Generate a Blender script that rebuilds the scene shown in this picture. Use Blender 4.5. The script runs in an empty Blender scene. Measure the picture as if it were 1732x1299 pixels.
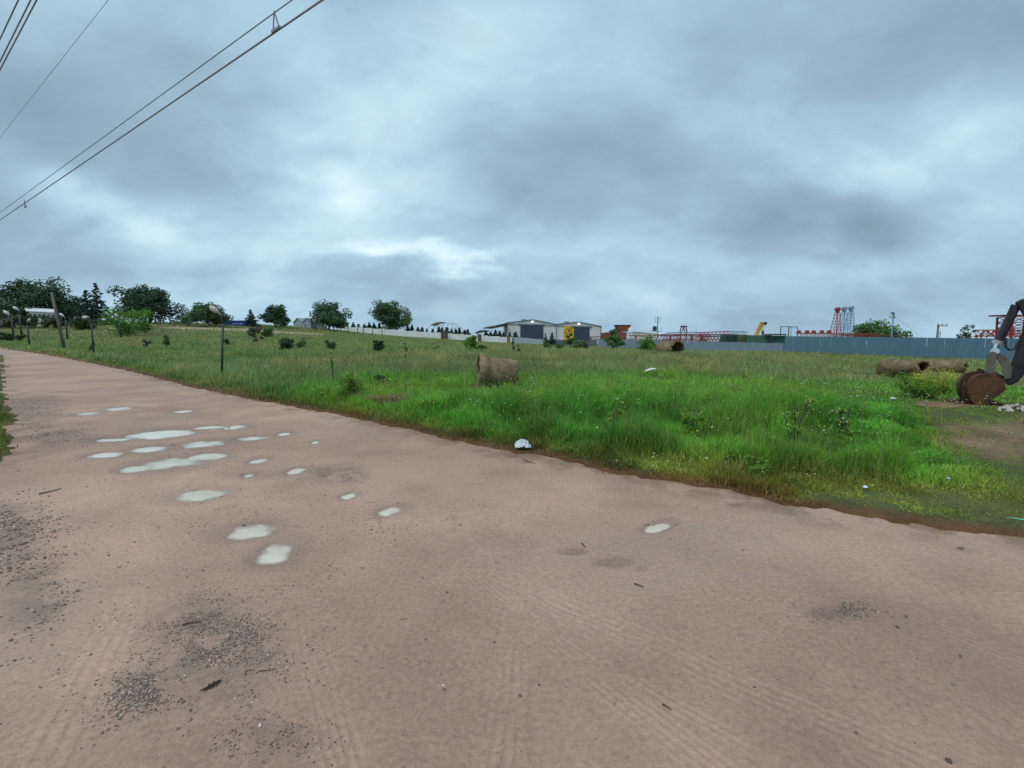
import bpy, bmesh, math, random
import numpy as np
from mathutils import Vector, Matrix

rnd = random.Random(7)
RG = np.random.default_rng(11)
scene = bpy.context.scene
COL = scene.collection
rad = math.radians

# ------------------------------------------------------------------ camera
CAM_H, PITCH, LENS = 1.6, rad(6.3), 16.5
FPX = 1732 * LENS / 36.0
cam_d = bpy.data.cameras.new('camera')
cam_d.lens = LENS
cam_d.sensor_width = 36
cam_d.clip_start = 0.05
cam_d.clip_end = 8000
cam = bpy.data.objects.new('camera', cam_d)
COL.objects.link(cam)
cam.location = (0, 0, CAM_H)
cam.rotation_euler = (math.pi / 2 - PITCH, 0, 0)
scene.camera = cam

# ------------------------------------------------------------------ sky, sun, exposure
SUN_EL, SUN_AZ = rad(58), rad(-140)      # azimuth clockwise from +Y (behind, left)
world = bpy.data.worlds.new('World')
scene.world = world
world.use_nodes = True
WN, WL = world.node_tree.nodes, world.node_tree.links
WN.clear()


def wn(kind, **kw):
    n = WN.new(kind)
    for k, v in kw.items():
        setattr(n, k, v)
    return n


def wmath(op, a, b=None, c=None, clamp=False):
    n = WN.new('ShaderNodeMath')
    n.operation = op
    n.use_clamp = clamp
    for i, x in enumerate((a, b, c)):
        if x is None:
            continue
        if isinstance(x, (int, float)):
            n.inputs[i].default_value = x
        else:
            WL.new(x, n.inputs[i])
    return n.outputs[0]


def build_world():
    out = wn('ShaderNodeOutputWorld')
    bg = wn('ShaderNodeBackground')
    bg.inputs[1].default_value = 0.1
    WL.new(bg.outputs[0], out.inputs[0])
    world.cycles.sampling_method = 'MANUAL'
    world.cycles.sample_map_resolution = 256
    sky = wn('ShaderNodeTexSky', sky_type='NISHITA', sun_disc=False)
    sky.sun_elevation = SUN_EL
    sky.sun_rotation = SUN_AZ
    tc = wn('ShaderNodeTexCoord')
    sep = wn('ShaderNodeSeparateXYZ')
    WL.new(tc.outputs['Generated'], sep.inputs[0])
    x, y, z = sep.outputs
    zz = wmath('MAXIMUM', z, 0.0)
    # cloud-deck coordinates
    den = wmath('ADD', zz, 0.55)
    cx, cy = wmath('DIVIDE', x, den), wmath('DIVIDE', y, den)
    comb = wn('ShaderNodeCombineXYZ')
    WL.new(cx, comb.inputs[0]); WL.new(cy, comb.inputs[1])
    # streak direction: clouds drift diagonally
    mp = wn('ShaderNodeMapping')
    mp.inputs['Rotation'].default_value = (0, 0, rad(-28))
    mp.inputs['Scale'].default_value = (1.45, 2.1, 1)
    mp.inputs['Location'].default_value = (3.1, 1.7, 0)
    WL.new(comb.outputs[0], mp.inputs[0])

    def noise(scale, detail, rough, dist, loc=0.0):
        n = wn('ShaderNodeTexNoise')
        n.noise_dimensions = '3D'
        n.inputs['Scale'].default_value = scale
        n.inputs['Detail'].default_value = detail
        n.inputs['Roughness'].default_value = rough
        n.inputs['Distortion'].default_value = dist
        if loc:
            a = wn('ShaderNodeVectorMath', operation='ADD')
            a.inputs[1].default_value = (loc, loc * 0.7, loc)
            WL.new(mp.outputs[0], a.inputs[0])
            WL.new(a.outputs[0], n.inputs['Vector'])
        else:
            WL.new(mp.outputs[0], n.inputs['Vector'])
        return n.outputs[0]
    n1 = noise(0.95, 5, 0.5, 0.3)
    n2 = noise(2.8, 7, 0.56, 0.35, 5.3)
    # angular coordinates with a little turbulence, for the big cloud banks seen in the photograph
    w1 = noise(2.2, 4, 0.55, 0.0, 11.0)
    w2 = noise(2.2, 4, 0.55, 0.0, 17.0)
    az = wmath('ADD', wmath('ARCTAN2', x, y), wmath('MULTIPLY', wmath('SUBTRACT', w1, 0.5), 0.42))
    el = wmath('ADD', wmath('ARCSINE', zz), wmath('MULTIPLY', wmath('SUBTRACT', w2, 0.5), 0.16))
    val = wmath('ADD', wmath('MULTIPLY', wmath('SUBTRACT', n1, 0.5), 0.92), 0.455)
    val = wmath('ADD', val, wmath('MULTIPLY', wmath('SUBTRACT', n2, 0.5), 0.44))

    def pix_dir(u, v):
        d = Vector(((u - 866) / FPX, math.cos(PITCH) + (649.5 - v) / FPX * math.sin(PITCH),
                    -math.sin(PITCH) + (649.5 - v) / FPX * math.cos(PITCH))).normalized()
        return math.atan2(d.x, d.y), math.asin(d.z)
    banks = [  # u, v, sigma_az, sigma_el, tilt, amount
        (1345, 375, .14, .065, .15, -.36), (1010, 270, .24, .07, -.25, -.20), (230, 190, .16, .10, .3, -.17),
        (1600, 60, .24, .13, 0, -.14), (660, 20, .10, .10, 0, -.13), (1560, 270, .16, .045, .45, .18), (1450, 480, .35, .030, 0, .12),
        (700, 437, .13, .015, 0, .30), (610, 315, .06, .030, 0, .15), (165, 352, .08, .024, -.1, .24), (860, 150, .22, .10, 0, .10),
        (560, 190, .12, .12, 0, .12), (110, 90, .10, .10, 0, .08), (300, 455, .5, .030, 0, -.12), (900, 500, .5, .022, 0, -.05), (500, 390, .18, .04, 0, .05)]
    for (u, v, sa, se, tilt, amt) in banks:
        a0, e0 = pix_dir(u, v)
        da = wmath('SUBTRACT', az, a0)
        de = wmath('SUBTRACT', wmath('SUBTRACT', el, e0), wmath('MULTIPLY', da, tilt))
        q = wmath('ADD', wmath('POWER', wmath('ABSOLUTE', wmath('DIVIDE', da, sa)), 2.0),
                  wmath('POWER', wmath('ABSOLUTE', wmath('DIVIDE', de, se)), 2.0))
        g = wmath('EXPONENT', wmath('MULTIPLY', q, -0.7))
        val = wmath('ADD', val, wmath('MULTIPLY', g, amt))
    ramp = wn('ShaderNodeValToRGB')
    WL.new(val, ramp.inputs[0])
    el_ = ramp.color_ramp.elements
    el_[0].position, el_[0].color = 0.05, (0.205, 0.302, 0.395, 1)
    el_[1].position, el_[1].color = 1.0, (0.95, 0.98, 0.96, 1)
    for p, c in ((0.30, (0.280, 0.410, 0.525, 1)), (0.50, (0.385, 0.560, 0.690, 1)), (0.68, (0.540, 0.735, 0.835, 1)), (0.82, (0.70, 0.86, 0.90, 1))):
        e = el_.new(p)
        e.color = c
    sc10 = wn('ShaderNodeVectorMath', operation='SCALE')
    WL.new(ramp.outputs[0], sc10.inputs[0])
    sc10.inputs['Scale'].default_value = 10.8
    # thin places let the blue above through
    hole = wmath('MULTIPLY', wmath('SUBTRACT', n2, 0.60), 3.0, clamp=True)
    hole = wmath('MULTIPLY', hole, 0.5)
    mix = wn('ShaderNodeMix', data_type='RGBA')
    WL.new(hole, mix.inputs[0])
    WL.new(sc10.outputs[0], mix.inputs[6])
    WL.new(sky.outputs[0], mix.inputs[7])
    WL.new(mix.outputs[2], bg.inputs[0])


build_world()

sun_d = bpy.data.lights.new('sun', 'SUN')
sun_d.energy = 1.5
sun_d.angle = rad(35)
sun_d.color = (1.0, 0.955, 0.89)
sun = bpy.data.objects.new('sun', sun_d)
COL.objects.link(sun)
sdir = Vector((math.sin(SUN_AZ) * math.cos(SUN_EL), math.cos(SUN_AZ) * math.cos(SUN_EL), math.sin(SUN_EL)))
sun.rotation_euler = sdir.to_track_quat('Z', 'Y').to_euler()
sun.location = (0, -20, 40)

vs = scene.view_settings
vs.view_transform = 'Standard'
vs.look = 'None'
vs.gamma = 1.0
vs.use_curve_mapping = False
vs.exposure = 0.08
cy = scene.cycles
cy.max_bounces = 5
cy.diffuse_bounces = 3
cy.glossy_bounces = 3
cy.transmission_bounces = 3
cy.transparent_max_bounces = 4
cy.caustics_reflective = False
cy.caustics_refractive = False

# ------------------------------------------------------------------ measuring helpers


def ray(u, v):
    k = (649.5 - v) / FPX
    return np.array([(u - 866) / FPX, math.cos(PITCH) + k * math.sin(PITCH), -math.sin(PITCH) + k * math.cos(PITCH)])


def at(u, v, Y):
    """world point at distance Y ahead of the camera position, seen at photo pixel u, v"""
    d = ray(u, v)
    p = d * (Y / d[1])
    return Vector((p[0], p[1], p[2] + CAM_H))


def flat(u, v, z=0.0):
    d = ray(u, v)
    t = (z - CAM_H) / d[2]
    return np.array([d[0] * t, d[1] * t])


def atx(u, Y):
    return at(u, 562, Y).x


# value noise
_perm = np.random.default_rng(3).random((256, 256))


def vnoise(x, y):
    xi, yi = np.floor(x).astype(np.int64), np.floor(y).astype(np.int64)
    fx, fy = x - xi, y - yi
    fx = fx * fx * (3 - 2 * fx)
    fy = fy * fy * (3 - 2 * fy)
    a, b = _perm[xi % 256, yi % 256], _perm[(xi + 1) % 256, yi % 256]
    c, d = _perm[xi % 256, (yi + 1) % 256], _perm[(xi + 1) % 256, (yi + 1) % 256]
    return (a * (1 - fx) + b * fx) * (1 - fy) + (c * (1 - fx) + d * fx) * fy


def fbm(x, y, oct=4, seed=0.0):
    x = np.asarray(x, float) + seed * 17.3
    y = np.asarray(y, float) + seed * 9.1
    s, a, t = 0, 0.5, 0
    for i in range(oct):
        s = s + a * vnoise(x, y)
        t += a
        x, y, a = x * 2.03 + 5.2, y * 2.03 + 1.7, a * 0.5
    return s / t


def sstep(a, b, x):
    t = np.clip((x - a) / (b - a), 0, 1)
    return t * t * (3 - 2 * t)


# ------------------------------------------------------------------ terrain shape
ctrl = []
for X in (-14, -7, 0, 7, 14):
    for Y in (-25, -8, 0, 6):
        ctrl.append((X, Y, 0))
for (X, Y, z) in ((-8, 12, 0), (0, 12, 0), (8, 11, -.03), (-15, 19, 0), (-30, 30, 0), (-45, 42, 0), (-60, 54, 0.1), (-80, 68, .5), (-30, 14, 0), (-60, 30, 0),
                  (-12, 26, 0), (0, 25, 0), (-25, 50, .3), (-45, 62, .5)):
    ctrl.append((X, Y, z))
for (u, v, Y) in ((20, 557, 85), (130, 555, 90), (250, 549, 100), (400, 554, 105), (500, 557, 118), (590, 561, 145), (660, 569, 148), (740, 573.5, 146), (840, 580, 142),
                  (1135, 600, 36), (1000, 598, 42), (1500, 643, 21), (1600, 629, 30), (1690, 612, 38), (1500, 604, 48), (1340, 597, 63), (1240, 595, 86), (1050, 589, 108), (880, 585, 110),
                  (700, 585, 80), (1250, 606, 42)):
    p = at(u, v, Y)
    ctrl.append((p.x, p.y, p.z))
for (X, Y, z) in ((0, 175, -2.2), (40, 180, -2.6), (60, 130, -2.4), (60, 90, -1.8), (80, 60, -1.2), (60, 20, -.8), (40, 5, -.4), (-60, 140, 3.0), (-110, 130, 3.2), (-150, 90, 3), (-120, 40, .6)):
    ctrl.append((X, Y, z))
for a in range(0, 360, 30):
    ctrl.append((420 * math.sin(rad(a)), 420 * math.cos(rad(a)), -9.0))
ctrl = np.array(ctrl, float)


def _tps(r2):
    return 0.5 * r2 * np.log(np.maximum(r2, 1e-9))


_S = 50.0
_C = ctrl[:, :2] / _S
_K = _tps(((_C[:, None] - _C[None]) ** 2).sum(-1)) + np.eye(len(_C)) * 2e-3
_P = np.c_[np.ones(len(_C)), _C]
_W = np.linalg.solve(np.block([[_K, _P], [_P.T, np.zeros((3, 3))]]), np.r_[ctrl[:, 2], 0, 0, 0])


def terrain(X, Y):
    X, Y = np.atleast_1d(np.asarray(X, float)), np.atleast_1d(np.asarray(Y, float))
    sh = X.shape
    P = np.c_[X.ravel(), Y.ravel()] / _S
    z = np.empty(len(P))
    for i in range(0, len(P), 40000):
        q = P[i:i + 40000]
        z[i:i + 40000] = _tps(((q[:, None] - _C[None]) ** 2).sum(-1)) @ _W[:-3] + _W[-3] + q @ _W[-2:]
    R = np.hypot(X, Y).ravel()
    w = sstep(190, 400, R)
    z = z * (1 - w) - .022 * R * w
    return z.reshape(sh)


def tz(x, y):
    return float(terrain(x, y)[0])


def on_ground(u, Y):
    x = atx(u, Y)
    return Vector((x, Y, tz(x, Y)))


def hit(u, v):
    """where the sight line through a photo pixel first meets the terrain"""
    d = ray(u, v)
    d = d / np.linalg.norm(d)
    t = np.concatenate([np.arange(1.5, 40, .05), np.arange(40, 200, .25)])
    P = d[None] * t[:, None]
    below = P[:, 2] + CAM_H < terrain(P[:, 0], P[:, 1])
    i = int(np.argmax(below)) if below.any() else len(t) - 1
    return Vector((P[i, 0], P[i, 1], tz(P[i, 0], P[i, 1])))


# road outline (measured in metres on the ground)
edge_px = [(1732, 912), (1563, 889), (1332, 857), (1140, 819), (950, 780), (780, 748), (569, 702), (380, 667), (323, 655), (231, 630), (115, 606), (30, 592.5), (0, 588.5)]
EDGE = np.array([flat(u, v) for u, v in edge_px])
d0 = EDGE[0] - EDGE[2]; d0 /= np.linalg.norm(d0)
d1 = EDGE[-1] - EDGE[-3]; d1 /= np.linalg.norm(d1)
EDGE = np.vstack([EDGE[0] + d0 * 60, EDGE, EDGE[-1] + d1 * 30, EDGE[-1] + d1 * 30 + np.array([-60, 22])])
left_px = [(0, 786), (24, 768), (20, 742), (14, 715), (26, 702), (14, 690), (9, 668), (4, 645), (5, 620), (2, 600)]
LEFT = np.array([flat(u, v) for u, v in left_px])
LEFT = np.vstack([LEFT[0] + np.array([-14, -3.0]), LEFT, LEFT[-1] + np.array([-20, 14]), LEFT[-1] + np.array([-80, 46])])


def signed_dist(X, Y, line):
    """signed distance to a polyline; positive on its right-hand side when walking from first to last point"""
    P = np.c_[X.ravel(), Y.ravel()]
    best = np.full(len(P), 1e9)
    sgn = np.ones(len(P))
    for a, b in zip(line[:-1], line[1:]):
        ab = b - a
        L2 = (ab ** 2).sum()
        t = np.clip(((P - a) @ ab) / L2, 0, 1)
        q = P - (a + t[:, None] * ab)
        d = np.hypot(q[:, 0], q[:, 1])
        cr = ab[0] * q[:, 1] - ab[1] * q[:, 0]
        m = d < best - 1e-9
        best[m] = d[m]
        sgn[m] = np.where(cr[m] < 0, 1, -1)
    return (best * sgn).reshape(X.shape)


def inside(X, Y, poly):
    r = np.zeros(X.shape, bool)
    n = len(poly)
    for i in range(n):
        (x1, y1), (x2, y2) = poly[i], poly[(i + 1) % n]
        if y1 == y2:
            continue
        r ^= ((y1 > Y) != (y2 > Y)) & (X < (x2 - x1) * (Y - y1) / (y2 - y1) + x1)
    return r


EDGE_POLY = np.vstack([EDGE, [(-6000, EDGE[-1][1]), (-6000, 6000), (6000, 6000), (6000, EDGE[0][1] - 600)]])
LEFT_POLY = np.vstack([LEFT, [(-6000, LEFT[-1][1] + 2000), (-6000, LEFT[0][1])]])


def edge_e(X, Y):
    """metres into the meadow from the ragged right-hand road edge (negative on the road)"""
    e = np.abs(signed_dist(X, Y, EDGE)) * np.where(inside(X, Y, EDGE_POLY), 1, -1)
    return e + (fbm(X * 1.3, Y * 1.3, 4, 1) - .5) * .22 + (fbm(X * 6, Y * 6, 4, 2) - .5) * .18


def left_e(X, Y):
    """metres into the left verge (negative on the road)"""
    e = np.abs(signed_dist(X, Y, LEFT)) * np.where(inside(X, Y, LEFT_POLY), 1, -1)
    return e + (fbm(X * 1.5, Y * 1.5, 4, 3) - .5) * .35 + (fbm(X * 6, Y * 6, 3, 4) - .5) * .15


# puddles: left, right, top, bottom in photo pixels -> ellipse on the ground
pud_px = [(213, 324, 727, 742), (160, 222, 740, 746), (328, 379, 719.5, 725.5), (380, 418, 717.5, 725.5), (149, 207, 764, 773.5), (218, 291, 754, 766.5), (311, 381, 743.5, 756.5),
          (199, 252, 786, 798.5), (243, 349, 772, 794), (322, 383, 765, 778), (282, 381, 826, 848), (395, 457, 737, 744.5), (469, 491, 731, 736.5), (524, 541, 744.5, 750.5),
          (421, 454, 774, 782.5), (409, 433, 799, 807.5), (484, 517, 790.5, 801.5), (576, 602, 833, 843.5), (638, 680, 856, 872), (371, 465, 885, 911), (435, 506, 912, 953), (1094, 1138, 882, 898),
          (128, 167, 696.5, 701.5), (176, 219, 688, 693.5), (289, 327, 692.5, 698.5)]
PUD = []
for i, (l, r, t, b) in enumerate(pud_px):
    um, vm = (l + r) / 2, (t + b) / 2
    hv = b - t
    A, B, C, D = flat(l, vm + .26 * hv), flat(r, vm - .26 * hv), flat(um, vm - .43 * hv), flat(um, vm + .43 * hv)
    c = (A + B + C + D) / 4
    PUD.append((c, (B - A) / 2, (C - D) / 2, -0.012))


def pud_q(X, Y, p):
    c, a, b, zw = p
    M = np.linalg.inv(np.array([[a[0], b[0]], [a[1], b[1]]]))
    x, y = X - c[0], Y - c[1]
    return (M[0, 0] * x + M[0, 1] * y) ** 2 + (M[1, 0] * x + M[1, 1] * y) ** 2


# ------------------------------------------------------------------ materials
MATS = {}


def nodemat(name):
    m = bpy.data.materials.new(name)
    m.use_nodes = True
    nt = m.node_tree
    b = nt.nodes['Principled BSDF']
    return m, nt, b


def mat(name, col, rough=.7, var=.12, scale=6.0, bump=0.0, bscale=30.0, metallic=0.0, spec=0.4, stain=None, stain_amt=.5, stain_scale=3.0):
    if name in MATS:
        return MATS[name]
    m, nt, b = nodemat(name)
    N, L = nt.nodes, nt.links
    tc = N.new('ShaderNodeTexCoord')
    n = N.new('ShaderNodeTexNoise')
    n.inputs['Scale'].default_value = scale
    n.inputs['Detail'].default_value = 6
    n.inputs['Roughness'].default_value = .65
    L.new(tc.outputs['Object'], n.inputs['Vector'])
    r = N.new('ShaderNodeValToRGB')
    r.color_ramp.elements[0].position = .3
    r.color_ramp.elements[1].position = .7
    lo = [max(0, c * (1 - var)) for c in col[:3]] + [1]
    hi = [min(1, c * (1 + var)) for c in col[:3]] + [1]
    r.color_ramp.elements[0].color = lo
    r.color_ramp.elements[1].color = hi
    L.new(n.outputs[0], r.inputs[0])
    out = r.outputs[0]
    if stain:
        n2 = N.new('ShaderNodeTexNoise')
        n2.inputs['Scale'].default_value = stain_scale
        n2.inputs['Detail'].default_value = 8
        n2.inputs['Roughness'].default_value = .7
        n2.inputs['Distortion'].default_value = .6
        L.new(tc.outputs['Object'], n2.inputs['Vector'])
        r2 = N.new('ShaderNodeValToRGB')
        r2.color_ramp.elements[0].position = .45
        r2.color_ramp.elements[1].position = .68
        L.new(n2.outputs[0], r2.inputs[0])
        mu = N.new('ShaderNodeMath'); mu.operation = 'MULTIPLY'
        L.new(r2.outputs[0], mu.inputs[0]); mu.inputs[1].default_value = stain_amt
        mx = N.new('ShaderNodeMix'); mx.data_type = 'RGBA'
        L.new(mu.outputs[0], mx.inputs[0]); L.new(out, mx.inputs[6])
        mx.inputs[7].default_value = (*stain, 1)
        out = mx.outputs[2]
    L.new(out, b.inputs['Base Color'])
    b.inputs['Roughness'].default_value = rough
    b.inputs['Metallic'].default_value = metallic
    b.inputs['Specular IOR Level'].default_value = spec
    if bump:
        n3 = N.new('ShaderNodeTexNoise')
        n3.inputs['Scale'].default_value = bscale
        n3.inputs['Detail'].default_value = 5
        L.new(tc.outputs['Object'], n3.inputs['Vector'])
        bp = N.new('ShaderNodeBump')
        bp.inputs['Strength'].default_value = bump
        bp.inputs['Distance'].default_value = .02
        L.new(n3.outputs[0], bp.inputs['Height'])
        L.new(bp.outputs[0], b.inputs['Normal'])
    MATS[name] = m
    return m


def leafmat(name, col, transl=.25, rough=.6):
    """foliage: colour attribute tints a base colour; a little light passes through"""
    if name in MATS:
        return MATS[name]
    m, nt, b = nodemat(name)
    N, L = nt.nodes, nt.links
    at_ = N.new('ShaderNodeAttribute'); at_.attribute_name = 'col'
    mx = N.new('ShaderNodeMix'); mx.data_type = 'RGBA'; mx.blend_type = 'MULTIPLY'
    mx.inputs[0].default_value = 1
    mx.inputs[6].default_value = (*col, 1)
    L.new(at_.outputs['Color'], mx.inputs[7])
    L.new(mx.outputs[2], b.inputs['Base Color'])
    b.inputs['Roughness'].default_value = rough
    b.inputs['Specular IOR Level'].default_value = .25
    tr = N.new('ShaderNodeBsdfTranslucent')
    L.new(mx.outputs[2], tr.inputs[0])
    ms = N.new('ShaderNodeMixShader'); ms.inputs[0].default_value = transl
    L.new(b.outputs[0], ms.inputs[1]); L.new(tr.outputs[0], ms.inputs[2])
    L.new(ms.outputs[0], N['Material Output'].inputs[0])
    MATS[name] = m
    return m


# ------------------------------------------------------------------ object helpers
def np_mesh(name, verts, tris=None, quads=None, col=None, smooth=False):
    """fast mesh from arrays; tris (n,3) and/or quads (n,4)"""
    me = bpy.data.meshes.new(name)
    verts = np.ascontiguousarray(verts, np.float32)
    parts, starts, tot = [], [], 0
    for f in (tris, quads):
        if f is not None and len(f):
            f = np.asarray(f, np.int32)
            parts.append(f.ravel())
            starts.append(tot + np.arange(len(f), dtype=np.int32) * f.shape[1])
            tot += f.size
    me.vertices.add(len(verts))
    me.vertices.foreach_set('co', verts.ravel())
    me.loops.add(tot)
    me.loops.foreach_set('vertex_index', np.concatenate(parts))
    st = np.concatenate(starts)
    me.polygons.add(len(st))
    me.polygons.foreach_set('loop_start', st)
    if smooth:
        me.polygons.foreach_set('use_smooth', np.ones(len(st), bool))
    if col is not None:
        a = me.attributes.new('col', 'FLOAT_COLOR', 'POINT')
        c = np.ones((len(verts), 4), np.float32)
        c[:, :3] = col
        a.data.foreach_set('color', c.ravel())
    me.update(calc_edges=True)
    me.validate()
    return me


def link(name, me, m=None, parent=None):
    o = bpy.data.objects.new(name, me)
    COL.objects.link(o)
    if m is not None:
        me.materials.append(m)
    if parent is not None:
        o.parent = parent
    return o


def tag(o, label=None, cat=None, group=None, kind=None):
    for k, v in (('label', label), ('category', cat), ('group', group), ('kind', kind)):
        if v:
            o[k] = v
    return o


def thing(name, label, cat, loc=(0, 0, 0), rz=0.0, group=None):
    o = bpy.data.objects.new(name, None)
    o.empty_display_size = .2
    COL.objects.link(o)
    o.location = loc
    o.rotation_euler = (0, 0, rz)
    return tag(o, label, cat, group)


class MB:
    """collects simple solids, then becomes one mesh object"""

    def __init__(s):
        s.v, s.f = [], []

    def add(s, vs_, fs):
        k = len(s.v)
        s.v += [tuple(p) for p in vs_]
        s.f += [tuple(i + k for i in f) for f in fs]
        return s

    def box(s, c, size, rz=0.0, mtx=None):
        x, y, z = size[0] / 2, size[1] / 2, size[2] / 2
        P = [Vector((a * x, b * y, d * z)) for a in (-1, 1) for b in (-1, 1) for d in (-1, 1)]
        if mtx is None:
            mtx = Matrix.Rotation(rz, 3, 'Z')
        P = [mtx @ p + Vector(c) for p in P]
        return s.add(P, [(0, 1, 3, 2), (4, 6, 7, 5), (0, 4, 5, 1), (2, 3, 7, 6), (0, 2, 6, 4), (1, 5, 7, 3)])

    def bar(s, p, q, w, h=None, up=(0, 0, 1)):
        p, q = Vector(p), Vector(q)
        h = h or w
        d = q - p
        L = d.length
        d.normalize()
        up = Vector(up)
        if abs(d.dot(up)) > .98:
            up = Vector((1, 0, 0))
        a = d.cross(up).normalized()
        b = a.cross(d)
        M = Matrix((a, d, b)).transposed()
        return s.box((p + q) / 2, (w, L, h), mtx=M)

    def tube(s, pts, r, seg=8, cap=True):
        pts = [Vector(p) for p in pts]
        n = len(pts)
        rs = r if isinstance(r, (list, tuple)) else [r] * n
        k = len(s.v)
        prev = None
        for i, p in enumerate(pts):
            d = (pts[min(i + 1, n - 1)] - pts[max(i - 1, 0)]).normalized()
            if prev is None:
                ref = Vector((0, 0, 1)) if abs(d.z) < .9 else Vector((1, 0, 0))
                a = d.cross(ref).normalized()
            else:
                a = (prev - d * prev.dot(d)).normalized()
            prev = a
            b = d.cross(a)
            for j in range(seg):
                t = 2 * math.pi * j / seg
                s.v.append(tuple(p + (a * math.cos(t) + b * math.sin(t)) * rs[i]))
        for i in range(n - 1):
            for j in range(seg):
                j2 = (j + 1) % seg
                s.f.append((k + i * seg + j, k + i * seg + j2, k + (i + 1) * seg + j2, k + (i + 1) * seg + j))
        if cap:
            s.f.append(tuple(k + j for j in reversed(range(seg))))
            s.f.append(tuple(k + (n - 1) * seg + j for j in range(seg)))
        return s

    def prism(s, poly, depth):
        """poly: list of 3D points of a planar outline; depth: 3D extrusion vector"""
        d = Vector(depth)
        A = [Vector(p) for p in poly]
        n = len(A)
        B = [p + d for p in A]
        fs = [tuple(range(n)), tuple(reversed(range(n, 2 * n)))]
        fs += [(i, i + n, (i + 1) % n + n, (i + 1) % n) for i in range(n)]
        return s.add(A + B, fs)

    def build(s, name, m, parent=None, smooth=False, bevel=0.0):
        me = bpy.data.meshes.new(name)
        me.from_pydata(s.v, [], s.f)
        bm = bmesh.new()
        bm.from_mesh(me)
        bmesh.ops.recalc_face_normals(bm, faces=bm.faces)
        if bevel:
            bmesh.ops.bevel(bm, geom=[e for e in bm.edges if len(e.link_faces) == 2 and e.calc_face_angle(0) > .6], offset=bevel, segments=2, affect='EDGES', profile=.5)
        bm.to_mesh(me)
        bm.free()
        if smooth:
            me.polygons.foreach_set('use_smooth', [True] * len(me.polygons))
        return link(name, me, m, parent)


def loc(o, P):
    """thing's base to be subtracted: local coordinates"""
    return Vector(P) - Vector(o.location)

# ------------------------------------------------------------------ ground sheet and road on one polar lattice
AZ = np.concatenate([np.arange(-180, -62, 3.0), np.arange(-62, 62, .3), np.arange(62, 180.1, 3.0)])
AZ[-1] = 180.0
RR = np.concatenate([[.15, .4, .7, 1.0], np.exp(np.arange(math.log(1.3), math.log(60), .0072)), np.exp(np.arange(math.log(60), math.log(3200), .05))])
GA, GR = np.meshgrid(np.radians(AZ), RR)
GX, GY = np.sin(GA) * GR, np.cos(GA) * GR
GZ = terrain(GX, GY)
GE, GL = edge_e(GX, GY), left_e(GX, GY)
nR, nA = GX.shape
IDX = np.arange(nR * nA).reshape(nR, nA)
QUADS = np.stack([IDX[:-1, :-1], IDX[:-1, 1:], IDX[1:, 1:], IDX[1:, :-1]], -1).reshape(-1, 4)

# bare earth to the right (by the digger), sandy strip on the far slope
def bare_right(X, Y):
    n = (fbm(X * .9, Y * .9, 4, 6) - .5)
    a = ((X - 8.6) / 2.7) ** 2 + ((Y - 7.0 - (X - 8.6) * .25) / 1.25) ** 2 + n * 1.6
    b = ((X - 9.6) / 1.6) ** 2 + ((Y - 9.9) / 0.55) ** 2 + n * 1.6
    return np.clip(1.25 - np.minimum(a, b), 0, 1)


def sandy(X, Y):
    n = (fbm(X * .12, Y * .3, 3, 8) - .5)
    s = np.exp(-((Y - (97 + (X + 60) * .25)) / 4.5) ** 2 * 2) * sstep(-72, -66, X) * (1 - sstep(-45, -38, X))
    return np.clip(s * 1.6 + n * 1.1 * (s > .05), 0, 1)


def meadow_bump(X, Y, e):
    n = (fbm(X * .35, Y * .35, 4, 9) - .5) * .30 + (fbm(X * 1.6, Y * 1.6, 3, 10) - .5) * .10
    return n * sstep(.4, 3.0, e) * (1 - .6 * sstep(25, 60, np.hypot(X, Y)))


G_IN = np.maximum(GE, GL)
lip = sstep(-.10, .06, G_IN)
gz = GZ + meadow_bump(GX, GY, G_IN) - .12 + .15 * lip + .03 * sstep(.05, .6, G_IN)
gcol = np.empty((nR, nA, 3))
n1 = fbm(GX * .25, GY * .25, 4, 12)[..., None]
n2 = fbm(GX * 3, GY * 3, 4, 13)[..., None]
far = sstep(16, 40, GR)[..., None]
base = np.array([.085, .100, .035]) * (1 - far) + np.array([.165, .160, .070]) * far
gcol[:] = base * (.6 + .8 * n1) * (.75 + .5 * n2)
edge_brown = ((1 - sstep(.06, .30, G_IN)) * np.where(GE > GL, 1, .35))[..., None]
gcol = gcol * (1 - edge_brown) + np.array([.115, .058, .024]) * (.6 + .8 * n2) * edge_brown
br = bare_right(GX, GY)[..., None]
gcol = gcol * (1 - br) + np.array([.235, .145, .085]) * (.35 + 1.3 * n2) * br
sd = sandy(GX, GY)[..., None]
gcol = gcol * (1 - sd) + np.array([.42, .32, .21]) * sd
keep = (G_IN.ravel()[QUADS] > -.25).any(1)


def compact(V, Q, C):
    used = np.unique(Q)
    mp = np.full(len(V), -1)
    mp[used] = np.arange(len(used))
    return V[used], mp[Q], C[used]


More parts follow.
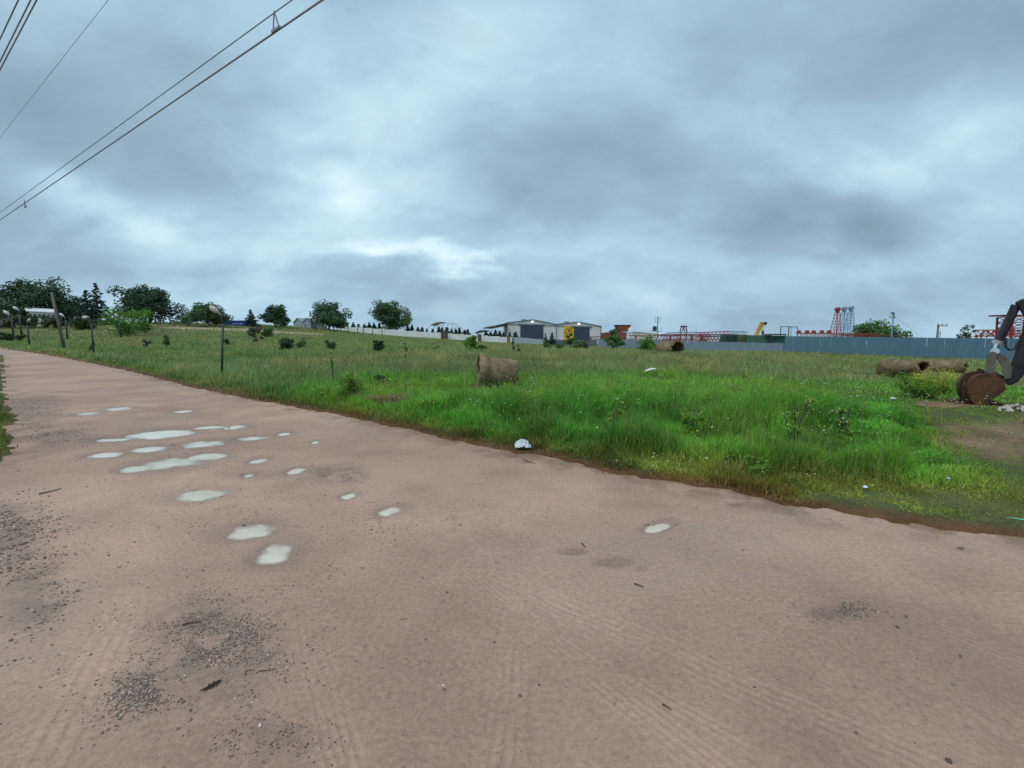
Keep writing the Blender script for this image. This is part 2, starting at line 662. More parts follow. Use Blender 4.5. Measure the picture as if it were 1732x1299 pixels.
def attr_ground_material(name, nscale, amt, bump, rough, dist):
    m, nt, b = nodemat(name)
    N, L = nt.nodes, nt.links
    a = N.new('ShaderNodeAttribute'); a.attribute_name = 'col'
    tc = N.new('ShaderNodeTexCoord')
    n = N.new('ShaderNodeTexNoise')
    n.inputs['Scale'].default_value = nscale
    n.inputs['Detail'].default_value = 10
    n.inputs['Roughness'].default_value = .72
    L.new(tc.outputs['Object'], n.inputs['Vector'])
    r = N.new('ShaderNodeMapRange')
    r.inputs[1].default_value, r.inputs[2].default_value = .25, .75
    r.inputs[3].default_value, r.inputs[4].default_value = 1 - amt, 1 + amt
    L.new(n.outputs[0], r.inputs[0])
    mx = N.new('ShaderNodeVectorMath'); mx.operation = 'SCALE'
    L.new(a.outputs['Color'], mx.inputs[0]); L.new(r.outputs[0], mx.inputs['Scale'])
    L.new(mx.outputs[0], b.inputs['Base Color'])
    bp = N.new('ShaderNodeBump')
    bp.inputs['Strength'].default_value = bump
    bp.inputs['Distance'].default_value = dist
    L.new(n.outputs[0], bp.inputs['Height'])
    L.new(bp.outputs[0], b.inputs['Normal'])
    b.inputs['Roughness'].default_value = rough
    b.inputs['Specular IOR Level'].default_value = .25
    return m, nt, b, bp, tc, n, mx


ground_mat = attr_ground_material('meadow_soil', 9.0, .45, .6, .9, .05)[0]
V = np.stack([GX, GY, gz], -1).reshape(-1, 3)
v_, q_, c_ = compact(V, QUADS[keep], gcol.reshape(-1, 3))
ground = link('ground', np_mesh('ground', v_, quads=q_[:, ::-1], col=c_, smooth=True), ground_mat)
tag(ground, kind='structure')

# road surface: pot-holes, ruts, stains
rz_ = (fbm(GX * .7, GY * .7, 3, 20) - .5) * .035 + (fbm(GX * 4, GY * 4, 3, 21) - .5) * .010
fine = (fbm(GX * 14, GY * 14, 2, 22) - .5) * .006 * (1 - sstep(8, 20, GR))
wob = (fbm(GX * 2.2, GY * 2.2, 4, 23) - .5) * 1.1 + (fbm(GX * 9, GY * 9, 3, 24) - .5) * .55
near_p = np.full(GX.shape, 9.0)
dip = np.full(GX.shape, 1.0)
for p in PUD:
    sz = max(.12, min(np.linalg.norm(p[1]), np.linalg.norm(p[2])))
    q0 = pud_q(GX, GY, p)
    m_ = q0 < 16
    q = q0.copy()
    q[m_] += (fbm(GX[m_] * .55 / sz, GY[m_] * .55 / sz, 3, 50 + p[0][0]) - .5) * 1.7 + (fbm(GX[m_] * 2.5 / sz, GY[m_] * 2.5 / sz, 3, 51) - .5) * .9
    near_p = np.minimum(near_p, q)
    dip = np.minimum(dip, p[3] + .016 * (np.minimum(q, 3) - 1))
calm = sstep(1.5, 6.0, near_p)
rz_ = rz_ * calm + fine
rz_ = np.minimum(rz_, np.where(near_p < 3.2, np.maximum(dip, -.045) + fine * .4, 1))
# dark dips without water, px
stains = [(970, 930, 26, 7, .55), (1040, 948, 40, 12, .5), (765, 873, 18, 5, .5), (1085, 962, 14, 6, .3), (1243, 855, 14, 4, .6), (1408, 1035, 45, 14, .35), (870, 770, 14, 4, .4), (892, 780, 10, 3, .4),
          (1320, 960, 14, 5, .25), (1625, 926, 12, 4, .5), (630, 735, 60, 6, .18), (700, 955, 90, 30, .10), (300, 690, 24, 3, .4), (105, 663, 40, 2, .35), (255, 690, 40, 2, .3)]
dark = np.zeros(GX.shape)
for (u, v, a, b, amt) in stains:
    c, A, B = flat(u, v), flat(u + a, v) - flat(u, v), flat(u, v - b) - flat(u, v)
    q = pud_q(GX, GY, (c, A, B, 0)) + wob * 1.3
    dark = np.maximum(dark, amt * .62 * sstep(1.3, .1, q))
    rz_ -= .012 * np.clip(1.2 - q, 0, 1) * (amt > .3)
# gravelly grey patches, px
gravel_px = [(350, 1090, 130, 75), (250, 1160, 70, 40), (20, 900, 70, 55), (60, 690, 60, 26), (110, 740, 60, 14), (1420, 1035, 60, 16), (60, 1000, 60, 60), (570, 800, 50, 18), (470, 1240, 70, 30)]
grav = np.zeros(GX.shape)
for (u, v, a, b) in gravel_px:
    c, A, B = flat(u, v), flat(u + a, v) - flat(u, v), flat(u, v - b) - flat(u, v)
    q = pud_q(GX, GY, (c, A, B, 0)) + wob * 1.5
    grav = np.maximum(grav, sstep(1.5, -.2, q))
grav = grav * sstep(.20, .62, fbm(GX * 9, GY * 9, 4, 27) * .7 + fbm(GX * 1.7, GY * 1.7, 3, 28) * .3)
road_z = GZ + rz_
b1 = fbm(GX * .45, GY * .45, 4, 30)[..., None]
b2 = fbm(GX * 2.3, GY * 2.3, 4, 31)[..., None]
rc = np.array([.425, .272, .200]) * (.72 + .56 * b1) * (.80 + .40 * b2)
# paler dried mud on the crown, greyer wet ground by the water
pale = sstep(.48, .75, fbm(GX * .5 + GY * .3, GY * .6 - GX * .2, 4, 33))[..., None]
rc = rc * (1 - pale * .35) + np.array([.47, .335, .255]) * pale * .35
wetg = (np.clip(1.0 - (near_p - 1) / 3.0, 0, 1) * .45)[..., None]
rc = rc * (1 - wetg * .45)
rc = rc * (1 - grav[..., None] * .66) + np.array([.200, .150, .112]) * grav[..., None] * .66
rc = rc * (1 - dark[..., None] * .75)
soil = (sstep(-.55, -.02, G_IN) * sstep(.42, .62, fbm(GX * 5, GY * 5, 4, 35)))[..., None]
rc = rc * (1 - soil * .5) + np.array([.15, .088, .05]) * soil * .5
keep = (G_IN.ravel()[QUADS] < .10).all(1)
wet_attr = np.clip(wetg[..., 0] * 2 + dark * .8, 0, 1)

road_mat, nt, rb, rbp, rtc, rnoise, rscale = attr_ground_material('packed_pink_earth', 34.0, .30, .55, .82, .03)
N, L = nt.nodes, nt.links
# fine speckle of grit
vo = N.new('ShaderNodeTexVoronoi'); vo.inputs['Scale'].default_value = 80
L.new(rtc.outputs['Object'], vo.inputs['Vector'])
gr = N.new('ShaderNodeValToRGB')
gr.color_ramp.elements[0].position, gr.color_ramp.elements[0].color = .05, (.62, .60, .58, 1)
gr.color_ramp.elements[1].position, gr.color_ramp.elements[1].color = .22, (1, 1, 1, 1)
L.new(vo.outputs['Distance'], gr.inputs[0])
gm = N.new('ShaderNodeMix'); gm.data_type = 'RGBA'; gm.blend_type = 'MULTIPLY'; gm.inputs[0].default_value = .8
L.new(rscale.outputs[0], gm.inputs[6]); L.new(gr.outputs[0], gm.inputs[7])
L.new(gm.outputs[2], rb.inputs['Base Color'])
# tyre tracks: pressed stripes along straight lines over the ground
sepx = N.new('ShaderNodeSeparateXYZ'); L.new(rtc.outputs['Object'], sepx.inputs[0])


def nm(op, a, b=None, clamp=False):
    n = N.new('ShaderNodeMath'); n.operation = op; n.use_clamp = clamp
    for i, x in enumerate((a, b)):
        if x is None:
            continue
        if isinstance(x, (int, float)):
            n.inputs[i].default_value = x
        else:
            L.new(x, n.inputs[i])
    return n.outputs[0]


big = N.new('ShaderNodeTexNoise'); big.inputs['Scale'].default_value = 1.1; big.inputs['Detail'].default_value = 3
L.new(rtc.outputs['Object'], big.inputs['Vector'])
big2 = N.new('ShaderNodeTexNoise'); big2.inputs['Scale'].default_value = 2.3; big2.inputs['Detail'].default_value = 3
L.new(rtc.outputs['Object'], big2.inputs['Vector'])
track_sum = None
for (ua, va, ub, vb, halfw, pitch_, amp) in [(880, 940, 845, 1299, .085, .045, 1.0), (660, 860, 1200, 1299, .10, .038, 1.0), (820, 960, 1560, 1299, .13, .05, .9), (520, 1010, 580, 1299, .09, .035, .9),
                                             (215, 1010, 75, 1299, .12, .055, .9), (1150, 870, 1732, 1120, .12, .05, .5), (1000, 1110, 1330, 1299, .06, .04, 1.0)]:
    A, B = flat(ua, va), flat(ub, vb)
    t = (B - A) / np.linalg.norm(B - A)
    nrm = (-t[1], t[0])
    s_ = nm('ADD', nm('ADD', nm('MULTIPLY', sepx.outputs[0], float(nrm[0])), nm('MULTIPLY', sepx.outputs[1], float(nrm[1]))), float(-(A[0] * nrm[0] + A[1] * nrm[1])))
    s_ = nm('ADD', s_, nm('MULTIPLY', nm('SUBTRACT', big.outputs[0], .5), .12))
    tt = nm('ADD', nm('ADD', nm('MULTIPLY', sepx.outputs[0], float(t[0])), nm('MULTIPLY', sepx.outputs[1], float(t[1]))), float(-(A[0] * t[0] + A[1] * t[1])))
    fade = nm('MULTIPLY', nm('MULTIPLY', tt, 2.0, True), nm('MULTIPLY', nm('SUBTRACT', float(np.linalg.norm(B - A)) + 2.5, tt), 1.0, True))
    m_ = nm('MULTIPLY', nm('SUBTRACT', 1.0, nm('DIVIDE', nm('ABSOLUTE', s_), halfw)), 3.0, True)
    st = nm('MULTIPLY', nm('SINE', nm('MULTIPLY', s_, 2 * math.pi / pitch_)), .5)
    patchy = nm('MULTIPLY', nm('MULTIPLY', nm('SUBTRACT', rnoise.outputs[0], .32), 3.0, True), nm('MULTIPLY', nm('SUBTRACT', big2.outputs[0], .40), 5.0, True))
    h = nm('MULTIPLY', nm('MULTIPLY', nm('MULTIPLY', nm('SUBTRACT', st, .4), m_), nm('MULTIPLY', fade, amp)), patchy)
    track_sum = h if track_sum is None else nm('ADD', track_sum, h)
b2n = N.new('ShaderNodeBump'); b2n.inputs['Strength'].default_value = .30; b2n.inputs['Distance'].default_value = .018
L.new(track_sum, b2n.inputs['Height']); L.new(rbp.outputs[0], b2n.inputs['Normal'])
L.new(b2n.outputs[0], rb.inputs['Normal'])
# damp patches shine a little
wa = N.new('ShaderNodeAttribute'); wa.attribute_name = 'wet'
mr = N.new('ShaderNodeMapRange'); mr.inputs[3].default_value = .84; mr.inputs[4].default_value = .50
L.new(wa.outputs['Fac'], mr.inputs[0]); L.new(mr.outputs[0], rb.inputs['Roughness'])

V = np.stack([GX, GY, road_z], -1).reshape(-1, 3)
both = np.concatenate([rc.reshape(-1, 3), wet_attr.reshape(-1, 1)], 1)
v_, q_, c_ = compact(V, QUADS[keep], both)
rme = np_mesh('dirt_road', v_, quads=q_[:, ::-1], col=c_[:, :3], smooth=True)
wattr = rme.attributes.new('wet', 'FLOAT', 'POINT')
wattr.data.foreach_set('value', np.ascontiguousarray(c_[:, 3], np.float32))
road = tag(link('dirt_road', rme, road_mat), kind='structure')

# standing water: one sheet per puddle, cut from the same lattice, muddy where it is shallow
wm, nt, b = nodemat('milky_rain_water')
N, L = nt.nodes, nt.links
da = N.new('ShaderNodeAttribute'); da.attribute_name = 'depth'
dr_ = N.new('ShaderNodeMapRange'); dr_.inputs[2].default_value = .009
L.new(da.outputs['Fac'], dr_.inputs[0])
dm = N.new('ShaderNodeMix'); dm.data_type = 'RGBA'
L.new(dr_.outputs[0], dm.inputs[0])
dm.inputs[6].default_value = (.30, .205, .15, 1)
wtc = N.new('ShaderNodeTexCoord')
wnz = N.new('ShaderNodeTexNoise'); wnz.inputs['Scale'].default_value = 2.2; wnz.inputs['Detail'].default_value = 4
L.new(wtc.outputs['Object'], wnz.inputs['Vector'])
wr = N.new('ShaderNodeValToRGB')
wr.color_ramp.elements[0].position, wr.color_ramp.elements[0].color = .3, (.55, .455, .335, 1)
wr.color_ramp.elements[1].position, wr.color_ramp.elements[1].color = .7, (.70, .625, .50, 1)
L.new(wnz.outputs[0], wr.inputs[0]); L.new(wr.outputs[0], dm.inputs[7])
L.new(dm.outputs[2], b.inputs['Base Color'])
b.inputs['Roughness'].default_value = .04
b.inputs['IOR'].default_value = 1.33
wbp = N.new('ShaderNodeBump'); wbp.inputs['Strength'].default_value = .03; wbp.inputs['Distance'].default_value = .01
wn2 = N.new('ShaderNodeTexNoise'); wn2.inputs['Scale'].default_value = 9
L.new(wtc.outputs['Object'], wn2.inputs['Vector']); L.new(wn2.outputs[0], wbp.inputs['Height']); L.new(wbp.outputs[0], b.inputs['Normal'])
groups_ = [(0, 1), (2, 3), (7, 8, 9)]
clusters = list(groups_) + [(i,) for i in range(len(PUD)) if not any(i in g for g in groups_)]
QC = np.stack([np.min([pud_q(GX, GY, PUD[i]) for i in g], axis=0) for g in clusters])
owner = QC.argmin(0).ravel()[QUADS[:, 0]]
WZ = -.012
for ci, g in enumerate(clusters):
    qv = QC[ci].ravel()
    f_ = QUADS[(owner == ci) & (qv[QUADS] < 2.6).any(1) & ((road_z.ravel() - GZ.ravel())[QUADS] < WZ + .004).any(1)]
    if not len(f_):
        continue
    Vw = np.stack([GX, GY, GZ + WZ], -1).reshape(-1, 3)
    dep = np.clip(WZ - (road_z - GZ), -.05, .05).reshape(-1, 1)
    v_, q_, d_ = compact(Vw, f_, np.repeat(dep, 3, 1))
    c = v_.mean(0)
    me = np_mesh('puddle', v_ - c, quads=q_[:, ::-1], smooth=True)
    da_ = me.attributes.new('depth', 'FLOAT', 'POINT')
    da_.data.foreach_set('value', np.ascontiguousarray(d_[:, 0], np.float32))
    o = link('puddle', me, wm)
    o.location = c
    tag(o, kind='structure')

# ------------------------------------------------------------------ grass
LR = np.log(RR)
AZR = np.radians(AZ)


def ground_z(X, Y, G=None):
    """height of the built ground sheet (bilinear on its own lattice)"""
    G_TOP = gz if G is None else G
    a, r = np.arctan2(X, Y), np.log(np.maximum(np.hypot(X, Y), RR[0] * 1.001))
    i = np.clip(np.searchsorted(LR, r) - 1, 0, nR - 2)
    j = np.clip(np.searchsorted(AZR, a) - 1, 0, nA - 2)
    fr = np.clip((r - LR[i]) / (LR[i + 1] - LR[i]), 0, 1)
    fa = np.clip((a - AZR[j]) / (AZR[j + 1] - AZR[j]), 0, 1)
    return (G_TOP[i, j] * (1 - fa) + G_TOP[i, j + 1] * fa) * (1 - fr) + (G_TOP[i + 1, j] * (1 - fa) + G_TOP[i + 1, j + 1] * fa) * fr


def gz1(x, y):
    return float(ground_z(np.array([x]), np.array([y]))[0])


def meadow(X, Y):
    """what grows at a place: density 0..1, height in metres, colour"""
    e = edge_e(X, Y)
    le = left_e(X, Y)
    D = np.hypot(X, Y)
    n1, n2, n3 = fbm(X * .22, Y * .22, 3, 40), fbm(X * .9, Y * .9, 3, 41), fbm(X * 3.2, Y * 3.2, 3, 42)
    # zone weights
    strip = .22 + .15 * np.maximum(X, 0) + (n2 - .5) * .4
    short = 1 - sstep(strip, strip + .45, e)
    rb_ = sstep(0, .9, X - (4.3 + (Y - 4.6) * .70) + (n2 - .5) * 1.2)          # right of the tall stand
    lush = sstep(-2.6, -.6, X + (n2 - .5) * 2) * (1 - rb_) * (1 - sstep(8.2, 10.2, Y - X * .10 + (n2 - .5) * 2.5))
    bright = sstep(-7.5, -4.5, X - (Y - 9) * .35 + (n2 - .5) * 2) * (1 - sstep(14.5, 18.0, Y + np.abs(X - 3) * .10 + (n1 - .5) * 5 + (n3 - .5) * 2))
    brown = sstep(.34, .62, n1 + .20 * sstep(-14, 2, X) + (n2 - .5) * .55 + (n3 - .5) * .25) * sstep(13, 20, D)
    mixw = np.ones_like(X)[..., None]
    C = np.array([.150, .300, .080]) * mixw                                   # default: soft green
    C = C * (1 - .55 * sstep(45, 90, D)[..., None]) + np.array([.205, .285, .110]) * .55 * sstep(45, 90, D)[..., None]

    def over(C, w, c):
        w = w[..., None]
        return C * (1 - w) + np.array(c) * w
    C = over(C, brown * .9, (.265, .335, .130))
    C = over(C, bright, (.185, .440, .052))
    C = over(C, lush * .95, (.120, .365, .045))
    C = over(C, rb_ * (1 - sstep(10, 13, Y)) * .75, (.230, .280, .062))
    C = over(C, short * .85, (.205, .262, .055))
    C = over(C, (1 - sstep(.10, .32, e)) * .7, (.150, .085, .035))
    # patches of their own tone: lighter, yellower, darker stands
    C = C * (.62 + .76 * n2)[..., None] * (.72 + .56 * n3)[..., None]
    yl = (sstep(.50, .72, fbm(X * .55, Y * .55, 4, 43)) * .55)[..., None]
    C = C * (1 - yl) + C * np.array([1.75, 1.15, 1.1]) * yl
    H = .20 + .16 * n2 + .06 * brown
    H = H * (1 - bright) + (.17 + .10 * n2) * bright
    H = H * (1 - lush) + (.17 + .42 * sstep(.38, .72, n2) + .10 * n3) * lush
    H = H * (1 - rb_ * (1 - sstep(9.5, 12, Y)) * .75)
    H = H * (1 - short) + (.055 + .05 * n3) * short
    tus = fbm(X * 2.1, Y * 2.1, 2, 44)
    H *= .45 + 1.1 * n3
    H *= 1 + lush * (-.36 + .72 * sstep(.42, .68, tus))
    C = C * (1 + (lush * (.34 - .46 * sstep(.42, .66, tus)))[..., None])
    H *= 1 - .62 * sstep(.55, .75, X / np.maximum(Y, 1)) * (1 - sstep(24, 34, Y))
    H = np.where((e < .03), H * .5, H)
    H *= 1 - .25 * sstep(25, 60, D)
    dens = np.ones_like(X)
    dens *= 1 - .93 * bare_right(X, Y)
    dens *= 1 - .9 * sandy(X, Y)
    dens *= .25 + .75 * sstep(.05, .40, e)
    # left verge
    lv = le > -.02
    dens = np.where(lv & (e < 0), sstep(-.02, .35, le), np.where(e > .015, dens, np.where(e > -.22, .035 * sstep(-.22, .0, e) * sstep(.5, .65, n3), 0)))
    H = np.where(lv & (e < 0), .07 + .16 * sstep(.2, 1.2, le) * n2, H)
    C = np.where((lv & (e < 0))[..., None], np.array([.17, .20, .04]) * (.6 + .8 * n2[..., None]), C)
    return dens, H, C


def exclusions(X, Y):
    m = np.zeros(X.shape, bool)
    for (x, y, r) in NO_GRASS:
        m |= (X - x) ** 2 + (Y - y) ** 2 < r * r
    return m


NO_GRASS = []


def blades(name, n, dmin, dmax, seg2, wmul, label, m, az=57.0, stalk=.02):
    A = np.radians(RG.uniform(-az, az, n))
    Dd = np.exp(RG.uniform(math.log(dmin), math.log(dmax), n))
    X, Y = np.sin(A) * Dd, np.cos(A) * Dd
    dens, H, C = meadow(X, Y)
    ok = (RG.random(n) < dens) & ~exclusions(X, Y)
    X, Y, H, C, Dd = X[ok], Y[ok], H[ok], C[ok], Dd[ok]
    k = len(X)
    Z = ground_z(X, Y) - .01
    Z = np.where(Dd < 14, np.maximum(Z, -.015), Z)
    H = H * RG.uniform(.45, 1.25, k)
    # seed stalks stand taller and paler
    st = RG.random(k) < stalk * sstep(.12, .25, H)
    H = np.where(st, H * RG.uniform(1.25, 1.9, k), H)
    H = np.minimum(H, .62 * RG.uniform(.75, 1.15, k))
    C = C * RG.uniform(.62, 1.38, k)[:, None]
    C[:, 0] *= RG.uniform(.8, 1.3, k)
    dry = RG.random(k) < .05
    C[dry] = C[dry] * .4 + np.array([.24, .20, .09]) * .6
    C[st] = C[st] * .35 + np.array([.30, .27, .13]) * .65
    W = np.maximum(.0035 + .0030 * RG.random(k), Dd * .00085 * wmul) * RG.uniform(.7, 1.4, k)
    W = np.where(st, W * .6, W)
    yaw = RG.uniform(0, 2 * math.pi, k)
    lean = np.abs(RG.normal(0, .50, k)) * np.where(st, .3, 1)
    ld = RG.uniform(0, 2 * math.pi, k)
    wx, wy = np.cos(yaw) * W, np.sin(yaw) * W
    lx, ly = np.cos(ld) * lean * H, np.sin(ld) * lean * H
    P = np.stack([X, Y, Z], -1)
    side = np.stack([wx, wy, np.zeros(k)], -1)
    tip = P + np.stack([lx, ly, H * np.sqrt(np.maximum(1 - .35 * lean ** 2, .3))], -1)
    if seg2:
        mid = P + np.stack([lx * .28, ly * .28, H * .55], -1)
        V = np.stack([P - side, P + side, mid + side * .8, mid - side * .8, tip], 1).reshape(-1, 3)
        i = np.arange(k)[:, None] * 5
        tri = np.concatenate([i + np.array([[0, 1, 2]]), i + np.array([[0, 2, 3]]), i + np.array([[3, 2, 4]])])
        CC = np.repeat(C, 5, 0)
    else:
        V = np.stack([P - side, P + side, tip], 1).reshape(-1, 3)
        tri = np.arange(k)[:, None] * 3 + np.array([[0, 1, 2]])
        CC = np.repeat(C, 3, 0)
    o = link(name, np_mesh(name, V, tris=tri, col=CC), m)
    print(name, k, 'blades', len(tri), 'tris')
    return tag(o, label, 'grass', kind='stuff')

# ------------------------------------------------------------------ trees and shrubs
bark = mat('bark', (.085, .068, .052), .9, .3, 8, .6, 20)


def leaves(centers, radii, n_each, size, tones, flat=.75, rng=RG, long=1.5):
    """leaf-sized faces spread through round clumps; one tint per clump with a little spread per leaf"""
    VV, CC = [], []
    for c, r, n, t in zip(centers, radii, n_each, tones):
        d = rng.normal(size=(n, 3))
        d /= np.linalg.norm(d, axis=1)[:, None]
        rr = r * rng.random(n) ** .42
        P = np.array(c) + d * rr[:, None] * np.array([1, 1, flat])
        a = rng.normal(size=(n, 3))
        a[:, 2] *= .6
        a /= np.linalg.norm(a, axis=1)[:, None]
        b = np.cross(a, d + rng.normal(size=(n, 3)) * .7)
        b /= np.linalg.norm(b, axis=1)[:, None] + 1e-9
        s = size * rng.uniform(.6, 1.4, n)[:, None]
        VV.append(np.stack([P - a * s * long * .5, P + b * s * .42, P + a * s * long * .5, P - b * s * .42], 1).reshape(-1, 3))
        CC.append(np.repeat(np.array(t)[None] * rng.uniform(.75, 1.25, n)[:, None], 4, 0))
    V = np.concatenate(VV)
    return V, np.arange(len(V)).reshape(-1, 4), np.concatenate(CC)


def tint(rng, k=.28):
    f = 1 + rng.uniform(-k, k)
    return np.array([f * rng.uniform(.9, 1.15), f, f * rng.uniform(.85, 1.1)])


def broad_tree(name, label, pos, h, w, m, seed, clumps=34, leaf=.30, per=95, trunk_h=.28, lobes=8, group=None, asym=0.0, sparse=1.0, cat='tree'):
    rng = np.random.default_rng(seed)
    t = thing(name, label, cat, pos, group=group)
    tr = MB()
    th = h * trunk_h
    r0 = max(.05, h * .033)
    lean = rng.normal(0, .04, 2) * h
    top = Vector((lean[0], lean[1], th))
    tr.tube([(0, 0, -.3), (lean[0] * .3, lean[1] * .3, th * .4), top, top + Vector((lean[0], lean[1], h * .25))], [r0 * 1.35, r0 * 1.05, r0 * .85, r0 * .4], 8)
    cen, rads = [], []
    for i in range(lobes):
        a = i * 2 * math.pi / lobes + rng.normal(0, .3)
        el = rng.uniform(.02, 1.40)
        R = rng.uniform(.72, 1.0)
        end = Vector((math.cos(a) * math.cos(el) * w * .42 * R + asym * w * .1, math.sin(a) * math.cos(el) * w * .42 * R, th * .9 + (h - th) * (.18 + .66 * math.sin(el)) * R))
        mid = top.lerp(end, .5) + Vector((rng.normal(0, .04) * w, rng.normal(0, .04) * w, h * .03))
        tr.tube([top - Vector((0, 0, th * .15)), mid, end], [r0 * .5, r0 * .28, r0 * .1], 6)
        for k_ in range(max(2, clumps // lobes)):
            f = rng.uniform(.45, 1.08)
            p = top.lerp(end, f) + Vector(rng.normal(0, .085, 3) * np.array([w, w, h * .9]))
            p.z = max(p.z, th * .9)
            cen.append(p)
            rads.append(rng.uniform(.085, .155) * w)
    for k_ in range(clumps // 5):
        cen.append(top + Vector((rng.normal(0, .14) * w, rng.normal(0, .14) * w, (h - th) * rng.uniform(.35, .86))))
        rads.append(rng.uniform(.10, .16) * w)
    tr.build('trunk', bark, t, smooth=True)
    n_each = [max(8, int(per * sparse * (r / (.12 * w)) ** 1.5)) for r in rads]
    V, Q, C = leaves(cen, rads, n_each, leaf, [tint(rng) for _ in cen], .8, rng)
    link('crown', np_mesh('crown', V, quads=Q, col=C), m, t)
    return t


def conifer(name, label, pos, h, w, m, seed, group=None, tiers=11, per=26, leaf=.16, blunt=False):
    rng = np.random.default_rng(seed)
    t = thing(name, label, 'tree', pos, group=group)
    MB().tube([(0, 0, -.2), (0, 0, h * .5), (0, 0, h * .99)], [h * .03, h * .02, .01], 6).build('trunk', bark, t, smooth=True)
    cen, rads, ns = [], [], []
    for i in range(tiers):
        f = i / (tiers - 1)
        z = h * (.08 + .88 * f)
        R = w * .5 * ((1 - f ** 2.4) if blunt else (1 - f) ** .8) * rng.uniform(.8, 1.1) + .02 * h
        nb = max(3, int(8 * (1 - f)) + 2)
        a0 = rng.uniform(0, 6)
        for j in range(nb):
            a = a0 + j * 2 * math.pi / nb + rng.normal(0, .2)
            for g in (.45, .9):
                cen.append((math.cos(a) * R * g, math.sin(a) * R * g, z - R * .25 * g + rng.normal(0, .035) * h))
                rads.append(max(.035 * h, R * .32))
                ns.append(max(5, int(per * (1 - f * .6) * .6)))
    V, Q, C = leaves(cen, rads, ns, leaf, [tint(rng, .22) for _ in cen], .55, rng, 2.0)
    link('crown', np_mesh('crown', V, quads=Q, col=C), m, t)
    return t


def shrub(name, label, pos, h, w, m, seed, leaf=.10, n=14, per=60, group=None, cat='bush', stems=5, spiky=0.0):
    rng = np.random.default_rng(seed)
    t = thing(name, label, cat, pos, group=group)
    sm = MB()
    cen, rads = [], []
    for i in range(stems):
        a = rng.uniform(0, 6.28)
        e = Vector((math.cos(a) * w * rng.uniform(.1, .38), math.sin(a) * w * rng.uniform(.1, .38), h * rng.uniform(.6, .97)))
        sm.tube([(e.x * .15, e.y * .15, -.1), (e.x * .5, e.y * .5, e.z * .55), e], [max(.008, h * .014), max(.006, h * .010), .004], 5)
        for k_ in range(max(1, n // stems)):
            f = rng.uniform(.25, 1.0) if not spiky else rng.uniform(.1, 1.0)
            cen.append(e * f + Vector(rng.normal(0, .10, 3) * np.array([w, w, h * .5])))
            cen[-1].z = max(.05 * h, cen[-1].z)
            rads.append(rng.uniform(.13, .24) * min(w, h * 1.3) * (1 - .45 * f if spiky else 1))
    sm.build('stem', bark, t)
    V, Q, C = leaves(cen, rads, [per] * len(cen), leaf, [tint(rng) for _ in cen], .9, rng, 1.8 if not spiky else 3.0)
    link('foliage', np_mesh('foliage', V, quads=Q, col=C), m, t)
    return t


M_OAK = leafmat('oak_leaf', (.062, .112, .060), .2)
M_OAK2 = leafmat('olive_leaf', (.088, .160, .070), .22)
M_FIR = leafmat('fir_needle', (.034, .066, .048), .08)
M_GREEN = leafmat('shrub_leaf', (.105, .205, .058), .3)
M_WEED = leafmat('weed_leaf', (.205, .370, .060), .40)
M_DARKSH = leafmat('dark_shrub_leaf', (.050, .100, .040), .2)
M_LIME = leafmat('young_leaf', (.120, .270, .045), .3)
M_GREYG = leafmat('grey_green_leaf', (.095, .125, .075), .2)
M_YEL = leafmat('yellow_flower_leaf', (.52, .52, .08), .35)


def gp(u, Y, dz=0.0):
    x = atx(u, Y)
    return Vector((x, Y, gz1(x, Y) + dz))


def px_h(vtop, vbase_z, u, Y):
    """height above ground of a point seen at v = vtop, distance Y"""
    return at(u, vtop, Y).z - vbase_z


def tree_at(kind, name, label, u, Y, vtop, wpx, m, seed, **kw):
    p = gp(u, Y)
    h = px_h(vtop, p.z, u, Y)
    w = wpx * Y / FPX
    return kind(name, label, p, h, w, m, seed, **kw)


# far line of trees on the left-hand slope
tree_at(broad_tree, 'spreading_tree', 'huge dark spreading tree above the long white roof', 72, 100, 461, 128, M_OAK, 1, clumps=70, lobes=11, leaf=.36, per=110, trunk_h=.16)
tree_at(broad_tree, 'spreading_tree', 'dark tree cut by the left edge of the picture', -14, 98, 478, 100, M_OAK, 2, clumps=46, lobes=9, leaf=.36, trunk_h=.12)
tree_at(broad_tree, 'spreading_tree', 'low dark tree filling in behind the leaning wooden pole', 118, 112, 500, 70, M_OAK, 3, clumps=40, leaf=.36, trunk_h=.10)
tree_at(conifer, 'fir_tree', 'broad dark fir with a blunt top beside a taller narrow one', 152, 98, 490, 44, M_FIR, 4, tiers=12, per=40, leaf=.26)
tree_at(conifer, 'fir_tree', 'narrow dark fir with a thin pointed top', 169, 97, 480, 40, M_FIR, 5, tiers=14, per=40, leaf=.24)
tree_at(broad_tree, 'oak_tree', 'dark round oak on the ridge right of the pale green bush', 252, 104, 483, 100, M_OAK, 6, clumps=84, lobes=12, leaf=.34, per=105, trunk_h=.10)
tree_at(broad_tree, 'small_tree', 'small lime green round-topped tree by the pale wall', 315, 108, 533, 26, M_LIME, 7, clumps=16, lobes=6, leaf=.22, trunk_h=.40, per=60)
tree_at(broad_tree, 'olive_tree', 'wide olive green tree with several trunks left of the blue container', 356, 102, 513, 76, M_OAK2, 8, clumps=66, lobes=9, leaf=.30, trunk_h=.18, sparse=.85)
tree_at(conifer, 'fir_tree', 'small dark fir right of the blue container', 426, 112, 524, 26, M_FIR, 9, tiers=10, per=34, leaf=.22)
tree_at(broad_tree, 'oak_tree', 'dark oval oak between the small fir and the grey gabled shed', 468, 118, 515, 54, M_OAK, 10, clumps=66, leaf=.32, trunk_h=.14)
tree_at(broad_tree, 'oak_tree', 'broad green oak standing over the end of the white wall', 556, 128, 508, 78, M_OAK2, 11, clumps=80, lobes=10, leaf=.36, trunk_h=.14)
